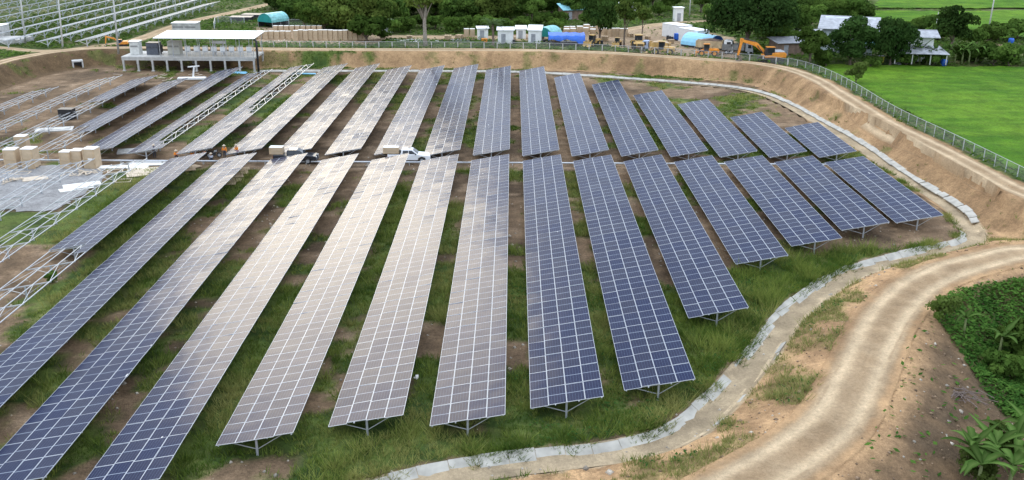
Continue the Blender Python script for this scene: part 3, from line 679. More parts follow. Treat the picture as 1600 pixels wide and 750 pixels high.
# low leafy growth (quads lying every way) on the lower right slope and by the drain
def leafy(name, X, Y, H, C, size, lift=0.02):
    n = len(X); Z = hts(X, Y)[0] + lift + H*RNG.uniform(.15, 1, n)
    a = RNG.uniform(0, 2*np.pi, n); t = RNG.normal(0, .55, n); s = size*RNG.uniform(.6, 1.4, n)
    u = np.stack([np.cos(a), np.sin(a), np.sin(t)*.6], 1); v = np.stack([-np.sin(a), np.cos(a), np.sin(RNG.normal(0, .5, n))*.6], 1)
    c = np.stack([X, Y, Z], 1); s = s[:, None]
    V = np.stack([c - u*s, c - v*s*.55, c + u*s, c + v*s*.55], 1)
    return put(name, mesh_np(name, V.reshape(-1, 3), np.arange(n*4).reshape(-1, 4), M_GRASS, np.repeat(C, 4, 0)))
X = RNG.uniform(20, 62, 120000); Y = RNG.uniform(40, 84, 120000)
z, s1_, s2_, sc_, a1_, a2_, ac_ = hts(X, Y); k = (s2_ < -2.1) & (s1_ > 0) & (RNG.uniform(0, 1, len(X)) < grass_amt(X, Y, s1_, s2_, sc_)) & (X < .62*(Y + 12)); X, Y = X[k], Y[k]
cl = fbm(X, Y, 2.2, 27); cb_ = (C3(.042, .105, .020) + (C3(.105, .205, .038) - C3(.042, .105, .020)) * sstep(.3, .7, .6*cl + .4*RNG.uniform(0, 1, len(X)))[:, None])
lf = leafy('creeper', X, Y, .15 + 1.1*np.clip(cl - .35, 0, 1), cb_, .17); tag(lf, 'dark green creeping vines covering the low ground right of the dike road', 'creeper', kind='stuff')
X, Y, *_ = seed_grass(26000, 0, 46, 46, 92, 0); k = poly_mask(X, Y, LUSH) | (fbm(X, Y, 3, 28) > .58); X, Y = X[k], Y[k]
lf2 = leafy('broadleaf_weeds', X, Y, .1 + .45*fbm(X, Y, 1.6, 29), (C3(.035, .085, .022) + C3(.03, .06, .01)*RNG.uniform(0, 1, (len(X), 1))), .10); tag(lf2, 'leafy green weeds along the inner side of the concrete drain', 'weeds', kind='stuff')
a_ = RNG.integers(0, int(len(CANAL)*.42), 5200); nrm_ = np.gradient(CANAL, axis=0); nrm_ /= np.hypot(nrm_[:, 0], nrm_[:, 1])[:, None]
o_ = RNG.normal(.85, .28, len(a_)); cl_ = fbm(a_*.7, a_*0., 3.5, 36); kk_ = (RNG.uniform(0, 1, len(a_)) < sstep(.36, .6, cl_)) & (o_ > .25)
X = (CANAL[a_, 0] - nrm_[a_, 1]*o_)[kk_] + RNG.normal(0, .2, kk_.sum()); Y = (CANAL[a_, 1] + nrm_[a_, 0]*o_)[kk_] + RNG.normal(0, .2, kk_.sum())
g3 = blades('drain_grass', X, Y, RNG.uniform(.15, .5, len(X)), grass_cols(X, Y), 7, np.full(len(X), .05), 1.1, np.full(len(X), .18)); tag(g3, 'grass and runners hanging over the lip of the concrete drain', 'grass', kind='stuff')
# weeds behind the embankment and along the outer verge
X = RNG.uniform(-120, 130, 200000); Y = RNG.uniform(88, 300, 200000); z, s1_, s2_, sc_, a1_, a2_, ac_ = hts(X, Y)
k = (s1_ < -2.0) & (np.abs(X) < .58*(Y + 12)) & ~poly_mask(X, Y, PADDY_A) & ~poly_mask(X, Y, PADDY_B) & ~poly_mask(X, Y, PADDY_C)
g = grass_amt(X, Y, s1_, s2_, sc_); k &= RNG.uniform(0, 1, len(X)) < g*np.where((s1_ > -6) | (Y < 240), 1, .5)
ROADS_OUT = [smooth_line([at(a, b, 2.4)[:2] for a, b in q], 2.0) for q in (((60,84),(130,75),(200,66),(232,56),(262,44),(300,32),(360,20),(430,4),(460,-6)), ((610,57),(700,57.5),(760,59),(830,62)), ((960,50),(1000,42),(1040,36),(1100,33),(1160,28)), ((-40,70),(0,74),(60,80),(110,78)), ((1530,66),(1565,72),(1605,80),(1650,88)))]
X, Y, s1_ = X[k], Y[k], s1_[k]
for Lr in ROADS_OUT:
    d = np.abs(line_dist(X, Y, Lr, 1)[0]); k = d > 2.4; X, Y, s1_ = X[k], Y[k], s1_[k]
cl = fbm(X, Y, 5, 33)
lf3 = leafy('roadside_weeds', X, Y, np.where(X > 50, .5, .3) + 1.3*np.clip(cl - .42, 0, 1)*np.where(X < -70, .3, 1), (C3(.045, .095, .018) + C3(.075, .095, .018)*RNG.uniform(0, 1, (len(X), 1)))*np.where(cl > .5, 1.15, .9)[:, None], .34); tag(lf3, 'rough weeds and undergrowth on the land behind the embankment road', 'weeds', kind='stuff')

# ------------------------------------------------------------------ trees
def crown_mesh(name, seed, rx, rz, z0, nl, lobes, leaf, c0, c1, flat=.9):
    r = np.random.default_rng(seed); V = []; C = []; cen = []
    for i in range(lobes):
        d = r.normal(0, 1, 3); d /= np.linalg.norm(d); q = r.uniform(.35, .85)
        cen.append((d[0]*rx*q, d[1]*rx*q, z0 + rz + d[2]*rz*q*flat, r.uniform(.26, .46)*rx))
    cen.append((0, 0, z0 + rz, .55*rx))
    for (x, y, z, rad) in cen:
        n = nl // len(cen); d = r.normal(0, 1, (n, 3)); d /= np.linalg.norm(d, axis=1)[:, None]; d[:, 2] = np.where(d[:, 2] < -.45, -d[:, 2], d[:, 2])
        p = np.array([x, y, z]) + d * (rad * r.uniform(.72, 1.08, (n, 1))) * np.array([1, 1, .8])
        nrm = d + r.normal(0, .55, (n, 3)); nrm /= np.linalg.norm(nrm, axis=1)[:, None]
        u = np.cross(nrm, r.normal(0, 1, (n, 3))); u /= np.linalg.norm(u, axis=1)[:, None]; v = np.cross(nrm, u)
        s = leaf * r.uniform(.6, 1.35, (n, 1))
        V.append(np.stack([p - u*s, p - v*s*.6, p + u*s, p + v*s*.6], 1).reshape(-1, 3))
        tone = np.clip(r.uniform(0, 1) * .6 + r.uniform(0, .4, (n, 1)), 0, 1); C.append(np.repeat(np.array(c0) + (np.array(c1) - np.array(c0)) * tone, 4, 0))
    V = np.concatenate(V); return mesh_np(name, V, np.arange(len(V)).reshape(-1, 4), M_LEAF, np.concatenate(C)), cen
def tree_proto(seed, rx, rz, z0, nl, lobes, leaf, c0, c1, bark=M_BARK, trunk_r=.25):
    cm, cen = crown_mesh('crown', seed, rx, rz, z0, nl, lobes, leaf, c0, c1)
    m = MB(); r = random.Random(seed); zt_ = z0 + rz*.55
    bend = [(r.uniform(-.25, .25)*t, r.uniform(-.25, .25)*t, -.3 + (zt_ + .3)*t) for t in (0, .25, .5, .75, 1)]
    m.tube(bend, [trunk_r*1.25, trunk_r, trunk_r*.85, trunk_r*.65, trunk_r*.4], 8)
    for x, y, z, rad in cen[:9]:
        s = Vector(bend[2 if z < z0 + rz else 3]); e = Vector((x, y, z)); mid = s.lerp(e, .5) + Vector((0, 0, .25*rx*.3))
        m.tube([s, mid, e], [trunk_r*.45, trunk_r*.28, trunk_r*.1], 5)
    return m.mesh('trunk', bark, True), cm
DK0, DK1 = (.028, .064, .016), (.082, .145, .032)
MD0, MD1 = (.042, .085, .016), (.115, .185, .036)
LT0, LT1 = (.075, .125, .022), (.190, .250, .055)
TP = {
 'dark': [tree_proto(s, 4.2, 3.6, 1.2, 5200, 20, .30, DK0, DK1) for s in (1, 2, 3)],
 'mid': [tree_proto(s, 3.6, 3.0, 1.2, 4200, 17, .30, MD0, MD1) for s in (4, 5, 6)],
 'light': [tree_proto(s, 3.4, 2.8, 1.5, 3800, 14, .28, LT0, LT1) for s in (7, 8)],
 'tall': [tree_proto(9, 5.2, 4.6, 7.0, 6000, 16, .36, MD0, LT1, M_BARK2, .38)],
 'big': [tree_proto(10, 8.6, 6.0, 1.5, 15000, 34, .34, DK0, (.062, .115, .030), M_BARK, .5)],
 'round': [tree_proto(s, 4.4, 3.9, .3, 7500, 24, .27, DK0, (.060, .112, .028)) for s in (12, 13)],
 'wood': [tree_proto(s, 4.6, 4.2, -.4, 6000, 22, .34, DK0, MD1) for s in (21, 22)] + [tree_proto(s, 4.6, 4.2, -.4, 6000, 22, .34, MD0, LT1) for s in (23, 24)],
 'bush': [tree_proto(s, 1.9, 1.3, .0, 1500, 9, .24, MD0, MD1, M_BARK, .1) for s in (14, 15, 16)],
 'sapling': [tree_proto(17, 1.6, 1.5, .2, 1100, 8, .18, LT0, (.11, .14, .04), M_BARK, .08)],
 'thin': [tree_proto(18, 2.3, 2.2, 3.4, 1900, 9, .26, MD0, LT1, M_BARK, .16)],
}
def tree(kind, p, label, group=None, s=1.0, name=None, v=None, rz=None, zs=1.0):
    tr, cr = TP[kind][(random.randrange(len(TP[kind])) if v is None else v)]
    name = name or ('shrub' if kind in ('bush', 'sapling') else 'tree')
    t = thing(name, label, name, p, random.uniform(0, 6.28) if rz is None else rz, group); t.scale = (s, s, s*zs)
    put('trunk', tr, t); put('crown', cr, t); return t
# single trees one can point to
tree('tall', on(665, 73), 'tall light green tree with a bare pale trunk behind the fence', s=1.05)
tree('bush', on(573, 64), 'light green bushy tree at the end of the crate row', name='tree', s=2.2)
tree('dark', on(937, 66), 'dark tree with thin trunks right of the blue tarp', s=.95, zs=1.35)
tree('thin', on(975, 73), 'slender light green tree between the parked yellow machines', s=1.25)
tree('thin', on(1003, 60), 'thin light green tree behind the front facing yellow loader', s=.9)
tree('big', on(1166, 80), 'very large dark tree behind the raised excavator arm', s=1.0)
tree('mid', on(1212, 78), 'mid green tree between the huge dark tree and the village sheds', s=.95)
tree('round', on(1328, 103), 'round dark green tree in front of the two storey house', s=1.08)
tree('round', on(1390, 103), 'tall dark tree between the two houses by the rice field', s=.9, zs=1.3, v=1)
tree('mid', on(1265, 100), 'mid green bushy tree at the corner of the fence', s=.95)
tree('dark', on(1487, 78), 'dark spreading tree behind the banana plants', s=1.05, v=1)
tree('bush', on(1447, 55), 'small reddish topped tree behind the low white house', s=1.9, name='tree')
tree('sapling', on(1338, 130), 'small round shrub standing alone in the rice field', s=1.25)
tree('dark', on(1350, 14), 'dark tree at the edge of the upper rice field', s=1.3, v=2)
tree('mid', on(1243, 62), 'mid green tree by the brown shed roof', s=1.0); tree('mid', on(1262, 50), 'mid green tree left of the two storey house', s=1.0, v=1)
GW = 'trees of the wood behind the yard'
wood = [(x, y) for y, xs in ((44, range(480, 600, 26)), (35, range(470, 830, 27)), (25, range(455, 900, 29)), (14, range(440, 1000, 31)), (3, range(435, 1060, 34)), (-8, range(425, 1080, 38))) for x in xs]
for i, (x, y) in enumerate(wood):
    x += random.uniform(-11, 11); y += random.uniform(-4, 4)
    if 640 < x < 690 and y > 30: continue
    kd = random.choice(['wood', 'wood', 'wood', 'mid', 'wood'])
    if y > 40 and not (470 < x < 600): continue
    tree(kd, on(x, y), f"green tree in the {'front' if y > 30 else 'middle' if y > 10 else 'back'} of the wood {'above the crate rows' if x < 560 else 'around the tall pale trunk' if x < 700 else 'above the coconut palm' if x < 830 else 'beyond the tarp shelters'}", GW, s=random.uniform(.85, 1.25))
for x, y in ((790, 26), (812, 33), (838, 28), (860, 22), (905, 30), (1000, 22), (1020, 12), (1045, 18), (1095, 20), (1120, 14), (1140, 30), (960, 14)):
    tree('mid', on(x, y), 'mid green tree in the growth beyond the white cabins', 'trees beyond the cabins', s=random.uniform(.7, 1.0))
for x, y in ((1190, 40), (1206, 26), (1222, 12), (1240, 22), (1258, 30), (1278, 22), (1296, 30), (1310, 14), (1328, 22), (1345, 34), (1272, 6), (1190, 6), (1292, 44), (1318, 40), (1220, 46), (1205, 62)):
    tree(random.choice(['wood', 'mid']), on(x, y), 'green tree of the thicket behind the village roofs', 'trees behind the village', s=random.uniform(.75, 1.1))
for i, (x, y, s) in enumerate([(1300, 70, 1.7), (1282, 80, 1.4), (1345, 75, 1.6), (1405, 72, 1.5), (1380, 64, 1.5), (1250, 72, 1.4), (1465, 66, 1.7), (1520, 72, 1.6), (1425, 60, 1.5), (770, 50, 1.4), (845, 42, 1.4), (870, 48, 1.1), (920, 40, 1.4), (1030, 26, 1.5), (1110, 32, 1.6), (1140, 44, 1.5), (620, 52, 1.2), (640, 50, 1.3), (700, 50, 1.3), (725, 48, 1.4), (750, 46, 1.3), (680, 46, 1.3), (790, 48, 1.2), (815, 46, 1.2), (660, 44, 1.4), (880, 40, 1.3), (600, 62, .8), (520, 32, .9), (540, 38, 1.0), (500, 40, .9), (835, 60, .9), (1530, 100, 1.7), (1552, 103, 1.5), (1575, 104, 1.6), (1508, 100, 1.5), (1455, 103, 1.2), (1415, 103, 1.1), (1440, 100, 1.0), (1545, 68, 1.6), (1560, 64, 1.7), (1590, 62, 1.9), (1360, 60, 1.4), (1370, 50, 1.3), (1290, 104, 1.2), (1360, 106, .9), (1300, 60, 1.4), (1235, 80, 1.1), (1180, 84, .8)]):
    tree('bush', on(x, y), f"low green bush {'at the foot of the wood left of the tall tree' if x < 660 else 'at the foot of the wood right of the tall tree' if x < 770 else 'among the huts and tents'}" if x < 1200 else f"green bush {'of the hedge right of the bananas' if x > 1500 and y > 80 else 'beside the far lane' if x > 1500 else 'at the rice field edge below the houses' if y > 80 else 'behind the houses'}", 'bushes behind the embankment' if x < 1200 else 'bushes of the village hedge', s=s)
# shrubs in the field and at the lower right
for x, y, s, lab in ((80, 440, .35, 'small leafy shrub on bare soil beside the bare rack'), (1470, 505, .8, 'dull olive bush on the slope right of the dike road'), (1600, 565, 1.25, 'large leafy bush at the right edge'), (1575, 590, .8, 'leafy bush beside the young banana plants'), (1525, 762, .8, 'light green bush below the banana plants'), (1560, 728, .9, 'light green bush among the banana plants in the corner')):
    tree('sapling' if 'olive' in lab or 'light' in lab else 'bush', on(x, y, 0), lab, s=s)

# bananas and a palm
def banana_leaf(L, W, droop):
    m = MB(); n = 7; vs = []
    for i in range(n + 1):
        t = i / n; x = L*t*(1 - .25*droop*t); z = L*(.75*t - droop*.95*t*t); w = W*math.sin(math.pi*min(1, .06 + .94*t)**.8)*(1 if i < n else 0)*random.uniform(.72, 1.1) + .015
        vs += [(x, -w, z + w*.28), (x, 0, z), (x, w, z + w*.28)]
    fs = []
    for i in range(n): a = i*3; fs += [(a, a+3, a+4, a+1), (a+1, a+4, a+5, a+2)]
    m.add(vs, fs); me = m.mesh('leaf', M_LEAF, True, False)
    a = me.attributes.new('rgb', 'FLOAT_COLOR', 'POINT')
    for i in range(len(vs)): a.data[i].color = (.055, .115, .022, 1) if i % 3 != 1 else (.12, .19, .05, 1)
    return me
BL = [banana_leaf(2.3, .27, d) for d in (.55, .8, 1.05, .25)]
ME_BST = M1(lambda m: m.tube([(0, 0, -.2), (.02, .01, .9), (.03, 0, 1.9)], [.13, .11, .07], 8)).mesh('stem', pm('banana_stem', (.16, .19, .07), .8, 0, .3, 3), True)
def banana(p, label, group, s=1.0, n=8):
    t = thing('banana_plant', label, 'banana plant', p, random.uniform(0, 6), group); t.scale = (s,)*3
    put('stem', ME_BST, t)
    for i in range(n): put('leaf', BL[random.randrange(3) if i < n - 1 else 3], t, (.02, 0, 1.75 + .02*i), (0, -random.uniform(-.1, .35), i*2.4 + random.uniform(-.3, .3)), random.uniform(.75, 1.05))
    return t
for x, y, s, n in ((1512, 742, 1.0, 8), (1548, 748, 1.15, 9), (1582, 735, 1.1, 8), (1604, 715, 1.05, 8), (1525, 775, 1.1, 9), (1572, 778, 1.15, 9)): banana(on(x, y, -1), 'banana plant with broad arching leaves in the lower right corner', 'banana plants in the corner', s, n)
for x, y, s, n in ((1505, 525, .8, 4), (1560, 560, .95, 5)): banana(on(x, y, -1), 'young banana plant with few thin leaves among dark creepers', 'young banana plants on the slope', s, n)
for x in range(1425, 1530, 11): banana(on(x, 100 + random.uniform(-3, 3), 1.8), 'banana plant in the clump between white house and rice field', 'banana plants by the house', random.uniform(1.1, 1.45), 8)
for x in (1590, 1605): banana(on(x, 100, 1.8), 'banana plant at the far right end of the hedge', 'banana plants at the hedge end', 1.2, 7)
def frond_mesh():
    m = MB(); n = 12; L = 3.2; sp = [(L*t*(1 - .15*t), 0, L*(.55*t - .75*t*t)) for t in [i/n for i in range(n+1)]]
    m.tube(sp, [.035*(1 - i/(n+1)) + .008 for i in range(n+1)], 4)
    for i in range(1, n+1):
        p = Vector(sp[i]); l = .75*math.sin(math.pi*(.12 + .8*i/n)) + .1
        for sg in (-1, 1): m.add([p + Vector((-.06, 0, 0)), p + Vector((.1, 0, 0)), p + Vector((.35*l, sg*l, -.35*l))], [(0, 1, 2)])
    me = m.mesh('frond', M_LEAF, False, False); a = me.attributes.new('rgb', 'FLOAT_COLOR', 'POINT')
    for i in range(len(me.vertices)): a.data[i].color = (.10, .15, .06, 1)
    return me
ME_FR = frond_mesh()
pt = thing('palm_tree', 'coconut palm with drooping fronds behind the fence', 'palm tree', on(770, 75))
M1(lambda m: m.tube([(0, 0, -.3), (.1, 0, 1.5), (.0, .1, 4.6)], [.32, .26, .2], 9)).build('trunk', M_BARK, pt)
for i in range(17): put('frond', ME_FR, pt, (0, .1, 4.55), (0, -random.uniform(-.35, .75), i*2.4), random.uniform(.85, 1.1))

# ------------------------------------------------------------------ fences
def fence(name, label, L, spacing, h, post_w=.07, group=None, postm=M_CONC, zoff=0.0, railw=.05):
    L = np.asarray(L); d = np.r_[0, np.cumsum(np.hypot(*np.diff(L, axis=0).T))]; n = max(1, int(d[-1] / spacing))
    a = np.linspace(0, d[-1], n + 1); X = np.interp(a, d, L[:, 0]); Y = np.interp(a, d, L[:, 1]); Z = hts(X, Y)[0] + zoff
    f = thing(name, label, 'fence', (X[0], Y[0], Z[0]), 0, group); o = Vector((X[0], Y[0], Z[0]))
    pmesh = M1(lambda m: m.box(-post_w, post_w, -post_w, post_w, -.3, h)).mesh('post', postm)
    for i in range(n + 1): put('post', pmesh, f, Vector((X[i], Y[i], Z[i])) - o, (0, 0, math.atan2(Y[min(i+1, n)]-Y[max(i-1, 0)], X[min(i+1, n)]-X[max(i-1, 0)])))
    for i in range(n):
        p = Vector((X[i], Y[i], Z[i])) - o; q = Vector((X[i+1], Y[i+1], Z[i+1])) - o; up = Vector((0, 0, 1))
        M1(lambda m: m.bar(p + up*(h - .02), q + up*(h - .02), railw, railw)).build('top_rail', M_GALV, f)
        M1(lambda m: m.add([p + up*.08, q + up*.08, q + up*(h - .05), p + up*(h - .05)], [(0, 1, 2, 3)])).build('mesh_panel', M_LINK, f)
    return f
def offset_line(L, off):
    T = np.gradient(L, axis=0); T /= np.hypot(T[:, 0], T[:, 1])[:, None]; return L + np.stack([-T[:, 1], T[:, 0]], 1) * off
fl = offset_line(bs, 2.55); a0 = at(407, 74, 2.6); k = np.where((fl[:, 0] > a0.x) & (fl[:, 1] > 86) & (fl[:, 0] < 56))[0]; fl = fl[k[0]:k[-1]]
kc = np.argmin(np.hypot(fl[:, 0] - 49.5, fl[:, 1] - 172))
fence('chain_link_fence', 'long chain link fence along the back embankment road', fl[:kc+1], 2.55, 1.25, .085)
fence('chain_link_fence', 'chain link fence between the right embankment road and the rice field', fl[kc:], 2.3, 1.45, .036, postm=M_GALV, railw=.04)
for px, lab in ((((335, 47), (337, 36), (382, 38)), 'short wire fence behind the concrete cabin'), (((445, 14), (470, 10), (508, 12), (510, 21)), 'wire fence beside the dark sheeted stack'), (((404, 40), (500, 42)), 'wire fence behind the crate rows'), (((497, 42), (510, 36), (526, 30)), 'slanting wire fence at the edge of the wood')):
    fence('wire_fence', lab, [on(*q)[:2] for q in px], 3.0, 1.6, .06, postm=M_GALV)

# ------------------------------------------------------------------ inverter platform under its white roof
FX0, FX1, FY0, FY1 = -72.2, -47.6, 177.6, 184.6
ip = thing('inverter_platform', 'concrete platform on columns with a flat white roof at the back left', 'platform', (FX0, FY0, 0))
W_, D_ = FX1 - FX0, FY1 - FY0
M1(lambda m: (m.box(0, W_, 0, D_, 2.35, 2.7), m.box(.0, W_, .05, .35, 2.0, 2.35), m.box(0, W_, D_-.35, D_-.05, 2.0, 2.35))).build('deck', M_CONC, ip, bevel=.02)
cmesh = M1(lambda m: (m.box(-.16, .16, -.16, .16, -.3, 2.02), m.box(-.26, .26, -.26, .26, -.3, .15))).mesh('column', M_CONC)
for i in range(10):
    for y in (.2, D_ - .2): put('column', cmesh, ip, (.25 + (W_-.5)*i/9, y, 0))
rpm = M1(lambda m: m.box(-.05, .05, -.05, .05, 2.7, 6.12)).mesh('roof_post', M_GALV)
for i in range(8):
    for y in (.25, D_ - .3): put('roof_post', rpm, ip, (7.2 + (W_ - 7.4)*i/7, y, 0))
M1(lambda m: m.add([(6.6, -1.0, 6.15), (W_+.5, -1.0, 6.15), (W_+.5, D_+.2, 6.5), (6.6, D_+.2, 6.5), (6.6, -1.0, 6.25), (W_+.5, -1.0, 6.25), (W_+.5, D_+.2, 6.6), (6.6, D_+.2, 6.6)], [(3,2,1,0),(4,5,6,7),(0,1,5,4),(1,2,6,5),(2,3,7,6),(3,0,4,7)])).build('roof', M_WROOF, ip)
M1(lambda m: [m.bar((7.0, y, 6.1 + .05*j), (W_+.3, y, 6.1 + .05*j), .08, .12) for j, y in enumerate((.25, D_*.5, D_ - .3))]).build('roof_beam', M_GALV, ip)
for z in (3.2, 3.75): M1(lambda m: m.bar((9.5, .12, z), (W_-.1, .12, z), .05, .05)).build('rail', M_GALV, ip)
for i in range(9): M1(lambda m: m.box(-.03, .03, .09, .15, 2.7, 3.75)).build('rail_post', M_GALV, ip, (9.6 + (W_-9.8)*i/8, 0, 0))
def cabinet(name, label, cat, p, w, d, h, mat, roofm, over=.12, group=None, doors=2, rz=0, vents=True):
    t = thing(name, label, cat, p, rz, group)
    M1(lambda m: m.box(-w/2, w/2, -d/2, d/2, 0, h)).build('body', mat, t, bevel=.03)
    M1(lambda m: m.box(-w/2-over, w/2+over, -d/2-over, d/2+over, h, h+.12)).build('lid', roofm, t, bevel=.02)
    for i in range(doors):
        a = -w/2 + w*i/doors + .06; b = -w/2 + w*(i+1)/doors - .06
        dd = M1(lambda m: m.box(a, b, -d/2-.03, -d/2-.002, .12, h-.1)).build('door', mat, t)
        if vents: M1(lambda m: [m.box(a+.1, b-.1, -d/2-.045, -d/2-.03, h*.6+.08*j, h*.6+.08*j+.035) for j in range(4)]).build('vent', M_DARK, dd)
    return t
PZ = 2.7
def onp(px, y, z=PZ): return Vector((at(px, 80, PZ).x * 0 + (px - 800) / CF * ((y)*math.cos(CTH) + (CH - z)*math.sin(CTH)), y, z))
cabinet('switch_cabinet', 'tall pale concrete cabinet at the left end of the platform', 'cabinet', onp(212, 180.4), 1.7, 1.7, 2.4, pm('pale_cabinet', (.58, .58, .54), .8, 0, .12, 2), M_WHITE, doors=1)
tf = cabinet('transformer', 'dark grey transformer on the open end of the platform', 'transformer', onp(240, 180.6), 2.2, 1.9, 2.1, pm('transformer_grey', (.09, .10, .12), .5, .1, .2, 2), M_DARK, .05, None, 2)
for i in range(6): M1(lambda m: m.box(1.12, 1.42, -.75 + .27*i, -.63 + .27*i, .35, 1.75)).build('cooling_fin', M_DARK, tf)
cabinet('switch_cabinet', 'beige cabinet under the left side of the white roof', 'cabinet', onp(273, 181.0), 2.3, 1.6, 2.3, pm('beige_cabinet', (.50, .49, .42), .7, 0, .1, 2), M_CONC, .02)
ibm = None
for i in range(8):
    x = 12.1 + i*1.62 + FX0
    t = thing('inverter', 'white wall inverter in the row beneath the platform roof', 'inverter', (x, FY0 + 1.0, PZ), 0, 'inverters under the white roof')
    M1(lambda m: m.box(-.48, .48, -.17, .17, .95, 1.75)).build('case', M_WHITE, t, bevel=.03)
    M1(lambda m: (m.box(-.40, -.34, .1, .16, 0, 1.9), m.box(.34, .40, .1, .16, 0, 1.9), m.bar((-.5, .13, 1.9), (.5, .13, 1.9), .06, .06))).build('stand', M_GALV, t)
    M1(lambda m: m.box(-.3, .3, -.2, -.165, .72, .93)).build('connector_box', M_GALV, t)
dp = thing('drain_pipe', 'black drain pipe down the right end of the platform', 'pipe', (FX1 + .7, FY0 - .6, 0))
M1(lambda m: m.tube([(0, 0, -.3), (0, 0, 5.7), (-.3, .1, 6.0)], .2, 10)).build('downpipe', M_BLACK, dp, smooth=True)
M1(lambda m: [m.box(-.27, .27, -.27, .27, z, z + .08) for z in (1.0, 2.6, 4.2)]).build('clamp', M_DARK, dp)
sw = thing('roof_tank', 'long white cylinder lying under the platform roof', 'tank', (FX0 + 17.2, FY0 + 3.5, PZ + 1.9))
M1(lambda m: m.tube([(-1.3, 0, .3), (-1.1, 0, .3), (1.1, 0, .3), (1.3, 0, .3)], [.12, .3, .3, .12], 10)).build('shell', M_WHITE, sw, smooth=True); M1(lambda m: [m.box(x-.06, x+.06, -.3, .3, -1.9, .08) for x in (-.8, .8)]).build('cradle', M_GALV, sw)
cabinet('concrete_cabin', 'grey concrete cabin behind the white platform roof', 'cabin', on(292, 52), 5.2, 3.0, 2.3, M_CONC, M_WHITE, .15)
cabinet('concrete_cabin', 'grey concrete kiosk at the left edge beyond the road', 'cabin', on(0, 62), 3.2, 3.0, 3.0, M_CONC, M_WHITE, .1)
M1(lambda m: m.box(-9, 5, -3, 3, -.3, .9)).build('loading_slab', M_CONC, tag(put('kiosk_plinth', None, None, on(4, 66)), 'raised concrete plinth around the kiosk at the left edge', 'plinth'))
# culvert mouth in the dark bank
cp = on(123, 108, 1.0); cu = thing('culvert', 'square concrete culvert mouth in the dark bank', 'culvert', cp + Vector((-1.0, 2.0, -.1)), R(28))
M1(lambda m: (m.box(-.95, -.7, -1.2, .6, -.3, 1.5), m.box(.7, .95, -1.2, .6, -.3, 1.5), m.box(-.7, .7, -1.2, .6, 1.25, 1.5), m.box(-.7, .7, -1.2, .6, -.3, -.1))).build('frame', M_CONC, cu)
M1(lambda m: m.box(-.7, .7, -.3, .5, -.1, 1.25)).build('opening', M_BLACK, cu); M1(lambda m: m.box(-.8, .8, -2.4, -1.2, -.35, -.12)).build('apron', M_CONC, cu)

# ------------------------------------------------------------------ poles
def pole(label, p, h, arms=1, lean=0.0, group='utility poles', r=.2):
    t = thing('utility_pole', label, 'pole', p, 0, group); t.rotation_euler = (0, lean, random.uniform(-.3, .3))
    M1(lambda m: m.tube([(0, 0, -.5), (0, 0, h)], [r, r*.62], 8)).build('shaft', M_CONC, t, smooth=True)
    for i in range(arms):
        ca = M1(lambda m: m.box(-1.0, 1.0, -.05, .05, h - .6 - .9*i, h - .48 - .9*i)).build('crossarm', M_GALV, t)
        for x in (-.9, 0, .9): M1(lambda m: m.tube([(x, 0, h - .48 - .9*i), (x, 0, h - .2 - .9*i)], [.06, .03], 6)).build('insulator', M_WHITE, ca)
    return t
pole('leaning concrete pole standing on the dark bank at the left', on(100, 94, 2), 13.5, 1, .06)
pole('leftmost concrete pole in front of the far racks', on(40, 68), 11, 1, .05); pole('concrete pole beside the small excavator and platform', on(185, 80), 12, 1, .03)
pole('tall utility pole behind the right hand hedge', on(1542, 60, 1.8), 11.5, 2, .02, r=.17); pole('pale utility pole among bushes behind the white cabins', on(1077, 28), 8.5, 2, 0, r=.17)
pole('thin weathered pole at the edge of the far racks', on(246, 33), 7, 0, .0, r=.1); pole('thin post between far racks and dirt road', on(276, 25), 5, 0, .0, r=.1)
pole('grey pole standing in the dark wood', on(547, 42), 7, 1, 0, r=.12); pole('thin pole beside the low white house', on(1459, 62, 1.8), 6, 0, .03, r=.13)

# ------------------------------------------------------------------ crates and yard goods
def crate_proto(w, d, h, side, top):
    t = thing('crate', 'crate', 'crate'); n = 5
    M1(lambda m: m.box(-w/2, w/2, -d/2, d/2, .14, h)).build('box', side, t)
    M1(lambda m: ([m.box(-w/2-.02, w/2+.02, y-.05, y+.05, 0, .14) for y in (-d/2+.05, 0, d/2-.05)])).build('pallet', M_WOOD, t)
    M1(lambda m: m.box(-w/2, w/2, -d/2, d/2, h, h+.06)).build('lid', top, t)
    for x in (-w/2+.08, w/2-.08): M1(lambda m: m.box(x-.05, x+.05, -d/2-.03, -d/2-.001, .14, h-.002)).build('batten', M_WOOD, t)
    M1(lambda m: m.box(-w/2-.012, w/2+.012, -d/2-.036, -d/2-.03, h*.5-.05, h*.5+.05)).build('batten', M_WOOD, t)
    return t
M_CTOP = pm('pale_crate_lid', (.74, .72, .67), .8, 0, .12, 1)
cA = crate_proto(.95, .95, 2.0, M_CARD, M_CTOP); cA.location = on(463, 63)
cA['label'] = 'tall pallet crate in the long row behind the fence'; cA['group'] = 'crates of the long row'
for i in range(1, 15): dup(cA, on(463 + i*7.7, 62.6 - .3*(i % 2)), random.uniform(-.06, .06), sc=(1, 1, random.uniform(.96, 1.04)))
for i in range(9): dup(cA, on(380 + i*8.9, 60.5 - .3*(i % 2)), random.uniform(-.06, .06), 'pallet crate left of the long row, half hidden by the platform roof', 'crates left of the long row', (1.12, 1, .78))
for i in range(9): dup(cA, on(431 + i*8.6, 49), random.uniform(-.1, .1), 'low pallet crate in the second row behind the long row', 'crates of the second row', (1.05, 1, .62))
for i, (x, y) in enumerate(((729, 60), (738, 60), (598, 62))): dup(cA, on(x, y), .1*i, ('left one of two crates standing by the yard track', 'right one of two crates standing by the yard track', 'small crate past the end of the long row')[i], 'single crates by the yard', (1.1, 1.1, 1.0 if i < 2 else .6))
